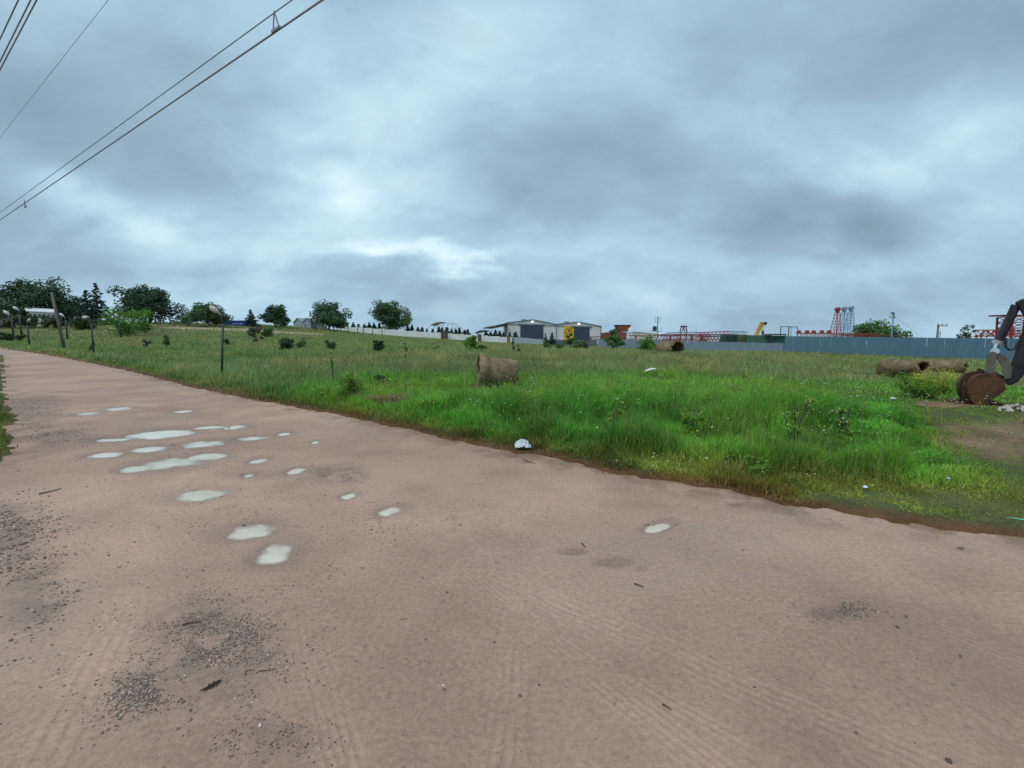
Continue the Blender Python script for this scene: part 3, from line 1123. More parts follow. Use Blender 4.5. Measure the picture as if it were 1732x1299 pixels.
tree_at(broad_tree, 'oak_tree', 'round oak rising alone behind the white wall', 661, 156, 506, 74, M_OAK2, 12, clumps=80, lobes=10, leaf=.40, trunk_h=.2)
tree_at(broad_tree, 'bushy_tree', 'wide light green tree behind the blue fence by the lattice masts', 1478, 112, 543, 86, M_GREEN, 13, clumps=50, lobes=10, leaf=.34, trunk_h=.12)
tree_at(broad_tree, 'bare_tree', 'thin sparse tree behind the blue fence near the red gantry', 1632, 90, 548, 36, M_GREYG, 14, clumps=18, lobes=7, leaf=.22, sparse=.30, trunk_h=.3)
tree_at(broad_tree, 'young_tree', 'leafy green young tree in front of the red hopper', 1038, 96, 553, 34, M_GREEN, 15, clumps=26, lobes=7, leaf=.24, trunk_h=.12)
tree_at(broad_tree, 'young_tree', 'small green tree in front of the yellow sign panel', 966, 118, 564, 24, M_GREEN, 16, clumps=18, lobes=6, leaf=.24, trunk_h=.15)
# planted row of little conifers behind the white wall
row = [598, 607, 617, 625, 633, 642, 690, 697, 707, 714, 722, 732, 742, 748, 756, 764, 771, 777, 786, 791, 822, 830, 838, 845, 852, 862, 872]
sides = ['first', 'second', 'third', 'fourth', 'fifth', 'sixth', 'seventh', 'eighth', 'ninth', 'tenth', 'eleventh', 'twelfth', 'thirteenth', 'fourteenth', 'fifteenth', 'sixteenth', 'seventeenth', 'eighteenth', 'nineteenth',
         'twentieth', 'twenty-first', 'twenty-second', 'twenty-third', 'twenty-fourth', 'twenty-fifth', 'twenty-sixth', 'twenty-seventh']
for i, u in enumerate(row):
    v = 547 + (u - 598) * .053 + rnd.uniform(-2.5, 3.5)
    tree_at(conifer, 'cypress_tree', f'little dark conifer behind the white wall, {sides[i]} from the left', u, 157, v, rnd.uniform(9, 15), M_FIR, 100 + i, group='little conifers in a row behind the white wall', tiers=10, per=26, leaf=.34, blunt=True)
tree_at(conifer, 'fir_tree', 'small fir before the warehouse left of the yellow panel', 934, 126, 562, 15, M_FIR, 140, tiers=8, per=20, leaf=.24)
tree_at(conifer, 'fir_tree', 'smallest fir before the middle of the warehouse front', 923, 130, 564, 9, M_FIR, 141, tiers=7, per=16, leaf=.22)

# shrubs in the meadow: u, base v or distance, top v, width px
SH = [('bush', 'dark bush hiding the left foot of the long white-roofed building', 52, 88, 533, 44, M_DARKSH, .22, 26, 70), ('bush', 'dark bush hiding the right foot of the long white-roofed building', 92, 88, 534, 46, M_DARKSH, .22, 26, 70),
      ('bush', 'grey green bush at the far left behind the lamp posts', 14, 86, 531, 50, M_GREYG, .22, 26, 60), ('bush', 'dark bush under the twin firs', 140, 86, 534, 50, M_DARKSH, .22, 26, 70),
      ('bush', 'pale green round bush before the dark oak', 212, 74, 521, 70, M_LIME, .20, 34, 80), ('bush', 'dark bush at the right side of the pale green bush', 246, 80, 540, 24, M_DARKSH, .18, 14, 60),
      ('bush', 'low dark hedge-like bush at the left picture edge', 14, 62, 562, 60, M_DARKSH, .16, 24, 60), ('bush', 'grey green bush under the small fir', 428, 78, 553, 34, M_GREYG, .16, 20, 60),
      ('bush', 'green bush beside the grey green one under the dark oval oak', 452, 80, 553, 24, M_GREEN, .16, 16, 60), ('bush', 'small grey bush in the brown grass below the grey green one', 432, 52, 570, 26, M_GREYG, .11, 14, 60),
      ('bush', 'dense dark green bush right of the bent lamp post', 484, 36, 573, 32, M_DARKSH, .085, 24, 90), ('bush', 'loose green bush touching the dense dark one', 510, 38, 574, 24, M_GREEN, .08, 12, 50),
      ('bush', 'dark round bush in the meadow under the broad oak', 560, 37, 576, 24, M_DARKSH, .085, 16, 70), ('bush', 'dark upright bush in the middle of the meadow', 640, 34, 572, 22, M_DARKSH, .08, 16, 70),
      ('bush', 'small brownish bush left of the bright tussock', 736, 38, 585, 16, M_GREYG, .07, 10, 50), ('bush', 'bright green bush in front of the blue fence', 1093, 44, 570, 40, M_LIME, .10, 26, 90),
      ('bush', 'dark bush at the foot of the small tree by the warehouse', 975, 80, 572, 26, M_GREEN, .15, 14, 60), ('bush', 'green bush left of the small tree by the warehouse', 948, 70, 577, 20, M_GREEN, .13, 12, 60),
      ('bush', 'low green bush before the grey gate', 925, 76, 578, 18, M_GREEN, .13, 10, 50), ('bush', 'pale green bush low before the warehouse corner', 990, 78, 570, 18, M_GREYG, .14, 10, 50),
      ('bush', 'round green sapling bush left of the bent lamp post', 280, 38, 567, 18, M_GREEN, .08, 14, 60), ('bush', 'small grey green bush left of the round sapling', 246, 40, 569, 15, M_GREYG, .08, 9, 45),
      ('bush', 'dark bush half hidden by the bent lamp post', 384, 44, 574, 14, M_DARKSH, .09, 10, 50),
      ('bush', 'sprawling light green bush at the near road edge', 580, 10.4, 634, 80, M_WEED, .034, 46, 50), ('bush', 'pale feathery weed at the left of the roadside bush', 548, 10.6, 648, 46, M_WEED, .030, 22, 40), ('bush', 'feathery plant at the top right of the roadside bush', 598, 10.2, 621, 34, M_WEED, .035, 14, 45),
      ('bush', 'little dark mound plant in the bright grass', 640, 13.4, 631, 18, M_GREEN, .035, 14, 80), ('bush', 'brownish low mound of grass right of the bent post', 452, 17, 620, 60, M_DARKSH, .045, 26, 70)]
for i, (nme, lab, u, Y, vt, wpx, m, lf, n, per) in enumerate(SH):
    tree_at(shrub, nme, lab, u, Y, vt, wpx, m, 200 + i, leaf=lf, n=n, per=per)
SAP = [('sapling', 'leafy sapling left beside the twin-headed lamp post', 150, 34, 572, 18, M_GREEN, .07), ('sapling', 'thin sapling right of the dark upright bush', 686, 30, 577, 9, M_DARKSH, .05), ('sapling', 'low sapling below the thin one', 684, 24, 598, 9, M_GREEN, .045),
       ('sapling', 'dark narrow sapling just right of the broken pipe', 869, 34, 571, 11, M_DARKSH, .06), ('sapling', 'leafy green sapling at the foot of the dark narrow one', 878, 31, 583, 14, M_GREEN, .05),
       ('sapling', 'tall thin plant stalk near the roadside bush', 560, 13, 593, 7, M_LIME, .03), ('sapling', 'bushy sapling right of the dense dark bush', 523, 36, 588, 12, M_GREEN, .06)]
for i, (nme, lab, u, Y, vt, wpx, m, lf) in enumerate(SAP):
    tree_at(shrub, nme, lab, u, Y, vt, wpx, m, 260 + i, leaf=lf, n=10, per=26, cat='sapling', stems=2)
tree_at(shrub, 'grass_tussock', 'bright green reed-like tussock above the broken pipe', 795, 38, 568, 30, M_LIME, 280, leaf=.16, n=30, per=60, cat='tussock', stems=8, spiky=1.0)
tree_at(shrub, 'grass_tussock', 'small green reed tussock right of the bright one', 818, 40, 582, 20, M_GREEN, 281, leaf=.13, n=18, per=40, cat='tussock', stems=6, spiky=1.0)

WEED = [(1352, 6.1, 668, 60, M_WEED, 'tall weed with yellow flower tips among the roadside grass'), (1296, 4.9, 768, 46, M_WEED, 'bushy low weed at the front of the tall grass'), (1180, 6.4, 690, 40, M_WEED, 'leafy weed clump in the middle of the tall grass'),
        (1040, 6.9, 680, 46, M_WEED, 'broad leafy weed clump behind the plastic bag'), (930, 7.6, 672, 40, M_WEED, 'light weed clump left of the broad leafy one'), (720, 8.6, 672, 44, M_WEED, 'small pale weed clump by the dry cut grass'),
        (1440, 6.8, 690, 44, M_WEED, 'feathery weed with white flower heads at the right of the tall grass'), (1240, 5.2, 765, 30, M_WEED, 'low broad-leaved weed at the road edge')]
for i, (u, Y, vt, wpx, m, lab) in enumerate(WEED):
    tree_at(shrub, 'weed_clump', lab, u, Y, vt, wpx, m, 300 + i, leaf=.030, n=16, per=34, cat='weed', stems=7, spiky=1.0)


# yellow-flowering mustard patch by the right-hand pipes
tree_at(shrub, 'mustard_plant', 'wide yellow-flowering plant in front of the two right-hand pipes', 1578, 11.6, 628, 110, M_YEL, 290, leaf=.026, n=60, per=75, cat='plant', stems=14)
tree_at(shrub, 'mustard_plant', 'green leafy plant with few flowers under the yellow-flowering one', 1574, 11.3, 636, 122, M_WEED, 291, leaf=.030, n=60, per=90, cat='plant', stems=12)

# ------------------------------------------------------------------ fences and walls
def blue_sheet_mesh(L, h, pitch, depth, seed):
    """ribbed steel sheet of length L along +X, upright, real ribs and thickness"""
    r_ = np.random.default_rng(seed)
    xs, ys = [], []
    x = 0
    while x < L - 1e-6:
        for f, y in ((0, 0), (.55, 0), (.66, depth), (.90, depth)):
            if x + f * pitch < L:
                xs.append(x + f * pitch); ys.append(y)
        x += pitch
    xs.append(L); ys.append(0)
    n = len(xs)
    v, f = [], []
    for k, t in enumerate((0, .003)):
        for zz in (0.0, h):
            for a, b in zip(xs, ys):
                v.append((a, b + t, zz))
    for i in range(n - 1):
        f.append((i, i + 1, n + i + 1, n + i))
        f.append((2 * n + i + 1, 2 * n + i, 3 * n + i, 3 * n + i + 1))
        f.append((n + i, n + i + 1, 3 * n + i + 1, 3 * n + i))
    me = bpy.data.meshes.new('fence_panel')
    me.from_pydata(v, [], f)
    return me


def sheet_fence(name, label, A, B, h0, h1, n, m, pitch, depth, post_m, ztop=None, cat='fence'):
    A, B = Vector(A), Vector(B)
    t = thing(name, label, cat, A)
    d = Vector((B.x - A.x, B.y - A.y, 0))
    L = d.length
    ang = math.atan2(d.y, d.x)
    step = L / n
    me = blue_sheet_mesh(step - .02, 1.0, pitch, depth, 1)
    me.materials.append(m)
    pm = MB().box((0, 0, .5), (.06, .05, 1)).build('post', post_m, t)
    for i in range(n):
        f = i / n
        x, y = A.x + d.x * f, A.y + d.y * f
        xm, ym = A.x + d.x * (i + 1) / n, A.y + d.y * (i + 1) / n
        zg = min(gz1(x, y), gz1(xm, ym))
        hh = h0 + (h1 - h0) * f
        top = (ztop[0] + (ztop[1] - ztop[0]) * f) if ztop else zg + hh
        o = bpy.data.objects.new('fence_panel', me)
        COL.objects.link(o)
        o.parent = t
        o.location = Vector((x, y, zg - .05)) - A
        o.rotation_euler = (rad(rnd.uniform(-.8, .8)), 0, ang)
        o.scale = (1, 1, top - zg + .05 + rnd.uniform(-.015, .015))
        p = pm if i == 0 else pm.copy()
        if i:
            COL.objects.link(p); p.parent = t
        nrm = Vector((-d.y, d.x, 0)).normalized()
        p.location = Vector((x, y, zg - .2)) - A + nrm * .08
        p.rotation_euler = (0, 0, ang)
        p.scale = (1, 1, top - zg + .15)
    return t


blue_m = mat('blue_painted_steel', (.105, .215, .300), .45, .10, 1.5, 0, 30, .0, .5, stain=(.10, .14, .17), stain_amt=.55, stain_scale=1.6)
grey_m = mat('galvanised_steel', (.33, .40, .45), .5, .12, 1.2, 0, 30, .0, .5, stain=(.22, .25, .26), stain_amt=.4, stain_scale=1.2)
post_m = mat('fence_post_steel', (.20, .24, .28), .6, .2)
white_m = mat('white_panel', (.70, .74, .74), .6, .06, .8, 0, 30, 0, .4, stain=(.45, .47, .46), stain_amt=.4, stain_scale=.7)
steel_m = mat('grey_steel', (.25, .28, .30), .5, .2)
dark_m = mat('dark_steel', (.05, .055, .065), .55, .3)

fr0, fr1 = gp(1328, 64), gp(1750, 35.5)
zr0, zr1 = at(1328, 568.5, 64).z, at(1750, 573, 35.5).z
sheet_fence('sheet_fence', 'tall blue ribbed steel fence running along the right of the yard', fr0, fr1, 2, 2, 17, blue_m, .27, .045, post_m, (zr0, zr1))
fl0, fl1 = gp(1012, 115), gp(1327, 66)
sheet_fence('sheet_fence', 'lower grey-blue sheet fence behind the bright bush and far pipe', fl0, fl1, 2, 2, 26, mat('grey_blue_steel', (.20, .275, .345), .5, .12, 1.2, 0, 30, 0, .5, stain=(.15, .18, .20), stain_amt=.5, stain_scale=.8), .27, .04, post_m,
            (at(1012, 573.5, 115).z, at(1327, 580.5, 66).z))

# white panel wall across the slope
def wall_run(t, A, B, tops, bottoms, m, th=.12):
    """flat panels butted end to end between A and B, each a part"""
    n = len(tops)
    A, B = Vector(A), Vector(B)
    d = B - A
    ang = math.atan2(d.y, d.x)
    step = Vector((d.x, d.y, 0)).length / n
    for i in range(n):
        c = A.lerp(B, (i + .5) / n)
        z0, z1 = bottoms[i], tops[i]
        MB().box(Vector((c.x, c.y, (z0 + z1) / 2)) - Vector(t.location), (step - .05, th, z1 - z0), ang).build('wall_panel', m, t)
        e = A.lerp(B, i / n)
        MB().box(Vector((e.x, e.y, (z0 + z1) / 2)) - Vector(t.location), (.14, .2, z1 - z0 + .06), ang).build('wall_post', m, t)


Wa, Wb = gp(576, 152), gp(866, 142)
t = thing('panel_wall', 'long white panel wall stepping down the slope to the warehouse', 'wall', Wa)
n = 15
tops, bots = [], []
for i in range(n):
    u = 576 + (866 - 576) * (i + .5) / n
    Y = 152 + (142 - 152) * (i + .5) / n
    tops.append(at(u, 551.5 + (u - 576) * .066, Y).z)
    bots.append(at(u, 561.5 + (u - 576) * .070, Y).z - .5)
wall_run(t, Wa, Wb, tops, bots, white_m)
# dark gate leaves set before the wall
for (u, w_, lab) in ((752, 11, 'dark brown double gate set in the white wall below the arched frame'), (811.5, 5.5, 'narrow dark gate post block in the white wall left of the warehouse'), (860.5, 4.5, 'small rusty brown door at the right end of the white wall')):
    Y = 151 - (u - 576) * .0345 - .6
    p = gp(u, Y)
    zt, zb = at(u, 561 + (u - 752) * .066, Y).z, at(u, 576 + (u - 752) * .066, Y).z
    p.z = zb - .3
    t = thing('wall_gate', lab, 'gate', p)
    W_ = w_ * Y / FPX
    gm_ = mat('gate_brown', (.075, .062, .058), .7, .25, 3) if u < 840 else mat('gate_rust', (.20, .12, .07), .8, .3, 3)
    MB().box((-W_ / 4, 0, (zt - zb) / 2 + .15), (W_ / 2 - .03, .08, zt - zb + .3)).build('gate_leaf', gm_, t)
    MB().box((W_ / 4, 0, (zt - zb) / 2 + .15), (W_ / 2 - .03, .08, zt - zb + .3)).build('gate_leaf', gm_, t)
    MB().box((-W_ / 2 - .06, 0, (zt - zb) / 2 + .2), (.12, .12, zt - zb + .4)).build('gate_post', dark_m, t)
# grey sheet sections and dark sheds between wall and blue fence
Ga, Gb = gp(867, 141), gp(925, 134)
t = thing('sheet_fence', 'pale grey fence sections in front of the left warehouse door', 'fence', Ga)
n = 6
wall_run(t, Ga, Gb, [at(867 + 58 * (i + .5) / n, 570.5 + .7 * i, 138).z for i in range(n)], [at(867 + 58 * (i + .5) / n, 582, 138).z - .5 for i in range(n)], grey_m)
Ga, Gb = gp(926, 133), gp(1010, 118)
t = thing('sheet_fence', 'dark grey low fence in front of the right half of the warehouse', 'fence', Ga)
n = 8
wall_run(t, Ga, Gb, [at(926 + 84 * (i + .5) / n, 574.5, 133 - 15 * (i + .5) / n).z for i in range(n)], [at(926 + 84 * (i + .5) / n, 584, 133 - 15 * (i + .5) / n).z - .4 for i in range(n)], mat('slate_panel', (.12, .15, .17), .6, .3, 1))


# ------------------------------------------------------------------ twin-gabled warehouse
FA, FB = at(857, 562, 162), at(1017, 562, 164)
fn = Vector((FB.y - FA.y, -(FB.x - FA.x), 0)).normalized()


def fac(u, v, off=0.0):
    """point on the warehouse front plane seen at u, v, moved off metres towards the viewer"""
    d = ray(u, v)
    o_ = Vector((0, 0, CAM_H))
    dv = Vector(d)
    k = (FA - o_).dot(fn) / dv.dot(fn)
    p = o_ + dv * k
    return p + fn * off


w0 = fac(857, 562); w0.z = -2.6
wh = thing('warehouse', 'white twin-gabled warehouse with two dark doors beyond the fields', 'building', w0)
back = -fn * 34
wl = mat('warehouse_cladding', (.66, .66, .66), .6, .05, .6, 0, 30, 0, .4, stain=(.5, .5, .5), stain_amt=.3, stain_scale=.25)
rf = mat('roof_edge_dark', (.13, .16, .19), .5, .15)
dr = mat('door_dark_blue', (.050, .065, .105), .55, .15, 1)


def FL(u, v, off=0.0):
    return fac(u, v, off) - w0


def base(u, off=0.0):
    p = fac(u, 562, off); p.z = -2.6
    return p - w0


mb = MB()
mb.prism([base(857), FL(857, 546.0), FL(902, 540.8), FL(940, 548.6), base(940)], back)
mb.build('front_wall', wl, wh)
mb = MB()
mb.prism([base(940.1), FL(940.1, 548.6), FL(979, 544.6), FL(1017, 552.2), base(1017)], back)
mb.build('front_wall', wl, wh)
for a, b_ in (((856, 545.4), (902, 540.0)), ((902, 540.0), (940, 547.8)), ((940, 547.8), (979, 543.8)), ((979, 543.8), (1018, 551.6))):
    p, q = FL(a[0], a[1], .35), FL(b_[0], b_[1], .35)
    o = MB().prism([p, q, q - Vector((0, 0, .22)), p - Vector((0, 0, .22))], back * 1.03).build('roof_panel', rf, wh)
ribm = mat('door_rib', (.085, .105, .15), .5, .1)
for (u0, u1, v0, v1, lab) in ((880, 919, 549.5, 575, 'wide dark sliding door of the left bay'), (970.5, 997, 553, 575, 'dark sliding door of the right bay')):
    o = MB().prism([FL(u0, v0, .15), FL(u1, v0 + (u1 - u0) * .028, .15), FL(u1, v1, .15), FL(u0, v1, .15)], -fn * .2).build('door', dr, wh)
    tag(o, lab)
    mb = MB()
    for k in range(1, 9):
        uu = u0 + (u1 - u0) * k / 9
        mb.bar(FL(uu, v0 + 1.6, .17), FL(uu, v1, .17), .12, .05)
    mb.build('door_rib', ribm, o)
    MB().bar(FL(u0 - 4, v0 - .9, .22), FL(u1 + 4, v0 - .9 + (u1 - u0) * .03, .22), .15, .45).build('door_rail', rf, wh)
# grooves between the cladding sheets, eaves band, corner posts
for u in (868, 930, 945, 1008):
    vt = 549 if u < 940 else 551
    MB().bar(FL(u, vt, .03), base(u, .03), .08, .05).build('cladding_joint', mat('joint_grey', (.42, .42, .43), .7), wh)
for u, vt in ((857.3, 546.2), (941, 549), (1016.6, 552.4)):
    MB().bar(FL(u, vt, .1), base(u, .1), .35, .2).build('corner_post', rf, wh)
MB().bar(FL(858, 549.0, .08), FL(878, 549.3, .08), .1, .2).build('trim_band', rf, wh)
MB().bar(FL(923, 550.5, .08), FL(968, 552.4, .08), .1, .2).build('trim_band', rf, wh)
lampm, nt_, b_ = nodemat('warehouse_lamp_glow')
b_.inputs['Base Color'].default_value = (1, 1, 1, 1)
b_.inputs['Emission Color'].default_value = (1, .98, .9, 1)
b_.inputs['Emission Strength'].default_value = 1.5
for u, v in ((900.5, 544.3), (979, 547.6)):
    c = FL(u, v, .35)
    mb = MB()
    a1 = fn.cross(Vector((0, 0, 1))).normalized()
    ring = [c + (a1 * math.cos(k * math.pi / 6) + Vector((0, 0, 1)) * math.sin(k * math.pi / 6)) * .30 for k in range(12)]
    mb.prism(ring, -fn * .25)
    mb.build('lit_lamp', lampm, wh)
for u, v in ((887, 541.3), (961, 545.0)):
    MB().box(FL(u, v, -3), (1.6, 1.2, .8)).build('roof_vent', mat('vent_grey', (.30, .33, .35), .6), wh)
# yellow painted panel with dark slanting marks beside the right door
yp = MB().prism([FL(953.5, 551.8, .2), FL(969.8, 552.4, .2), FL(969.8, 575, .2), FL(953.5, 575, .2)], -fn * .15).build('yellow_panel', mat('sign_yellow', (.74, .46, .03), .5, .1, 1), wh)
mb = MB()
for (a, b2_) in (((956, 561.5), (960, 554)), ((960.5, 561.5), (963.2, 554)), ((963.2, 554), (963.4, 561.5)), ((960.3, 559.2), (964.2, 559.2)), ((964.8, 554.2), (967.6, 554.2)), ((967.6, 554.2), (964.8, 561)), ((964.8, 561.2), (968.3, 561.2)), ((954, 563.5), (969, 563.8))):
    mb.bar(FL(a[0], a[1], .225), FL(b2_[0], b2_[1], .225), .05, .28)
mb.build('panel_mark', mat('sign_brown', (.28, .11, .02), .6), yp)
# open lean-to at the left of the warehouse
t0 = gp(836, 158)
t = thing('lean_to_shed', 'open steel lean-to frame with sloping roof left of the warehouse', 'shed', t0)
pA, pB = at(816.5, 554.3, 159), at(857, 546.2, 160)
MB().prism([pA - t0, pB - t0, pB - t0 - Vector((0, 0, .25)), pA - t0 - Vector((0, 0, .25))], (2, 22, 0)).build('roof_panel', rf, t)
for u, vt in ((820, 553.8), (838, 550.2)):
    p = at(u, vt, 159.5) - t0
    MB().bar(p, (p.x, p.y, -1), .14).build('post', steel_m, t)
p1, p2 = at(830, 556.5, 159.5) - t0, at(842, 551, 159.5) - t0
MB().tube([p1, p1.lerp(p2, .3) + Vector((0, 0, .5)), p2], .07, 5).build('brace', steel_m, t)
MB().bar(at(824, 559.0, 159) - t0, at(850, 560.0, 159) - t0, .15).build('rail', steel_m, t)
t0 = gp(818, 156)
t = thing('flat_canopy', 'low flat dark canopy at the left foot of the lean-to', 'canopy', t0)
MB().prism([at(803, 562.5, 156) - t0, at(812, 558.5, 156) - t0, at(826, 558.8, 156) - t0, at(826, 560.6, 156) - t0, at(804, 564.3, 156) - t0], (0, 6, 0)).build('roof_panel', dark_m, t)
for u in (807, 823):
    MB().bar(at(u, 562, 157) - t0, gp(u, 157) - t0, .15).build('post', dark_m, t)

# arched greenhouse frame behind the wall
t0 = gp(756, 162)
t = thing('arched_greenhouse', 'arched white-topped greenhouse frame behind the white wall', 'greenhouse', t0)
cx = 0.0
s = 162 / FPX
wm2 = mat('greenhouse_sheet', (.80, .83, .84), .4, .05)
for yy in (0, 7, 14):
    mb = MB()
    arch = [(14.5 * math.cos(a) * s * 1.62 + (.6 * yy / 7 - 2), yy, 16.0 * s * math.sin(a) + at(756, 561, 162).z - t0.z) for a in np.linspace(0, math.pi, 15)]
    mb.tube(arch, .07, 5, True)
    base_z = arch[0][2]
    for k in (0, 14):
        mb.tube([arch[k], (arch[k][0], yy, 0)], .07, 5)
    mb.build('hoop', steel_m, t)
    mb = MB()
    for k in range(2, 13, 2):
        mb.bar(arch[k], ((arch[7][0]), yy, base_z), .06)
    mb.build('spoke', steel_m, t)
prof = [(14.8 * math.cos(a) * s * 1.62 - 2, 0, 16.4 * s * math.sin(a) + base_z) for a in np.linspace(math.pi * .30, math.pi * .78, 12)]
mb = MB()
vv = [(x, y, z) for y in (-.2, 14.4) for x, _, z in prof] + [(x * .995, y, z - .06) for y in (-.2, 14.4) for x, _, z in prof]
nn = 12
ff = []
for i in range(nn - 1):
    ff += [(i, i + 1, nn + i + 1, nn + i), (2 * nn + i, 3 * nn + i, 3 * nn + i + 1, 2 * nn + i + 1), (i, 2 * nn + i, 2 * nn + i + 1, i + 1)]
mb.add(vv, ff).build('roof_sheet', wm2, t)

# ------------------------------------------------------------------ far left: house, shed, container, fence posts
t0 = gp(68, 92)
t = thing('long_house', 'long low building with a white metal roof under the huge tree', 'building', t0)
s = 92 / FPX
e1, e2, r1, r2 = at(44, 526.5, 92) - t0, at(96, 529, 92) - t0, at(40, 520.5, 96) - t0, at(92, 524, 96) - t0
MB().prism([e1, e2, r2, r1], (0, 0, .12)).build('roof_sheet', mat('white_roof', (.78, .80, .80), .4, .05), t)
MB().prism([Vector((e1.x + .3, e1.y + .2, -.5)), Vector((e2.x - .3, e2.y + .2, -.5)), Vector((e2.x - .3, e2.y + .2, e2.z)), Vector((e1.x + .3, e1.y + .2, e1.z))], (-3.5, 4, 0)).build('wall', mat('house_plaster', (.52, .53, .52), .8, .1), t)
for k in range(6):
    p = e1.lerp(e2, (k + .6) / 6.6)
    MB().box((p.x, p.y + .16, p.z - .75), (.55, .1, .7)).build('window', dark_m, t)
t0 = gp(512, 128)
t = thing('gabled_shed', 'pale grey corrugated shed with two steep gables', 'shed', t0)
shm = mat('shed_sheet', (.42, .50, .53), .5, .1, 1, stain=(.3, .35, .36), stain_amt=.4)
for (ua, um, ub) in ((496, 503, 511), (511.2, 518.5, 526)):
    P = [at(ua, 561, 128) - t0, at(ua, 546, 128) - t0, at(um, 538, 128) - t0, at(ub, 545, 128) - t0, at(ub, 561, 128) - t0]
    P[0].z = P[4].z = -.4
    MB().prism(P, (0, 9, 0)).build('gable_wall', shm, t)
    for k in range(4):
        uu = ua + (ub - ua) * (k + .7) / 4.4
        MB().bar(at(uu, 547, 127.95) - t0, at(uu, 559, 127.95) - t0, .25, .06).build('cladding_rib', mat('shed_rib', (.58, .65, .68), .5), t)
    for a, b_ in ((P[1], P[2]), (P[2], P[3])):
        a, b_ = a + Vector((0, -.3, .1)), b_ + Vector((0, -.3, .1))
        MB().prism([a, b_, b_ - Vector((0, 0, .12)), a - Vector((0, 0, .12))], (0, 9.6, 0)).build('roof_sheet', mat('shed_roof', (.30, .38, .42), .5, .1), t)
t0 = gp(540, 131)
t = thing('low_wall', 'short white wall between the gabled shed and the broad oak', 'wall', t0)
for k in range(3):
    c = at(531 + 9 * k, 556.5, 131) - t0
    MB().box((c.x, c.y, c.z), (9 * 131 / FPX - .06, .2, 1.6)).build('wall_panel', white_m, t)
t0 = gp(395, 110)
t = thing('cargo_container', 'blue cargo container with small white lettering on the ridge', 'container', t0)
blu = mat('container_blue', (.018, .055, .27), .45, .15, .6)
cw, zc0, zc1 = 40 * 110 / FPX, at(395, 554, 110).z - t0.z, at(395, 542, 110).z - t0.z
MB().box((0, 1.2, (zc0 + zc1) / 2 - .2), (cw, 2.4, zc1 - zc0 + .4)).build('container_body', blu, t, bevel=.03)
for k in range(16):
    MB().box((-cw / 2 + cw * (k + .5) / 16, -.02, (zc0 + zc1) / 2), (cw / 36, .05, zc1 - zc0 - .3)).build('side_rib', blu, t)
mb = MB()
for k in range(8):
    x = -.05 + k * .30
    hh = .20 if k % 3 else .26
    mb.box((x, -.055, zc1 - .75), (.07, .02, hh))
    mb.box((x + .10, -.055, zc1 - .75 + (hh / 2 - .03) * (1 if k % 2 else -1)), (.14, .02, .06))
mb.build('white_lettering', mat('letter_white', (.75, .78, .8), .5), t)
for k in (-1, 1):
    MB().box((k * (cw / 2 - .1), -.03, (zc0 + zc1) / 2), (.16, .08, zc1 - zc0)).build('corner_post', dark_m, t)
t0 = gp(308, 116)
t = thing('low_wall', 'pale beige wall on the ridge behind timber posts', 'wall', t0)
zt_ = at(308, 542.5, 116).z - t0.z
for k in range(3):
    MB().box(((k - 1) * 1.75, 0, zt_ / 2 - .3), (1.70, .2, zt_ + .6)).build('wall_panel', mat('beige_render', (.42, .39, .33), .85, .1), t)
for i, (u, vt) in enumerate(((264, 540), (273, 541), (289, 538), (309, 540), (323, 541), (412, 545), (474, 545), (518, 548), (536, 549), (589, 547), (605, 548), (615, 549), (630, 552), (646, 555))):
    Y = 103 if u < 340 else (108 if u < 500 else 122 if u < 560 else 140)
    p = gp(u, Y)
    t = thing('timber_post', f'dark timber fence post on the ridge, {sides[i]} from the left', 'post', p, group='timber posts along the ridge')
    hp = max(1.2, at(u, vt, Y).z - p.z)
    MB().tube([(0, 0, -.3), (rnd.uniform(-.06, .06), 0, hp)], [.13, .10], 7).build('shaft', dark_m, t)
    MB().tube([(0, -.10, hp * .6), (.0, -.16, hp * .6)], .02, 5).build('wire_staple', steel_m, t)

# ------------------------------------------------------------------ crane yard behind the blue fence
red_m = mat('crane_red', (.33, .040, .034), .5, .2, 2, stain=(.20, .05, .03), stain_amt=.5)
yel_m = mat('crane_yellow', (.55, .36, .10), .5, .2, 2, stain=(.3, .2, .1), stain_amt=.5)
lbl_m = mat('crane_light_blue', (.30, .45, .55), .5, .15, 2)
blue_c = mat('mast_blue', (.20, .33, .48), .5, .15, 2)
brn_m = mat('rust_brown', (.20, .075, .05), .75, .3, 2, stain=(.10, .05, .04), stain_amt=.6)


def lattice(t, a, b, w0_, w1_, m, bays, chord=.09, brace=.05, leg_to=None):
    """four chords and zig-zag bracing from a to b (local points)"""
    a, b = Vector(a), Vector(b)
    d = (b - a).normalized()
    up = Vector((0, 0, 1)) if abs(d.z) < .8 else Vector((0, 1, 0))
    s_ = d.cross(up).normalized()
    u_ = s_.cross(d)
    cor = [(-1, -1), (1, -1), (1, 1), (-1, 1)]

    def P(k, f):
        w = (w0_ + (w1_ - w0_) * f) / 2
        return a.lerp(b, f) + s_ * cor[k][0] * w + u_ * cor[k][1] * w
    for k in range(4):
        MB().tube([P(k, 0), P(k, 1)], chord, 6).build('chord', m, t)
    mb = MB()
    for i in range(bays):
        f0, f1 = i / bays, (i + 1) / bays
        for k in range(4):
            k2 = (k + 1) % 4
            mb.bar(P(k, f0), P(k2, f1), brace)
            mb.bar(P(k, f1), P(k2, f1), brace)
    tag(mb.build('bracing', m, t), kind='stuff')


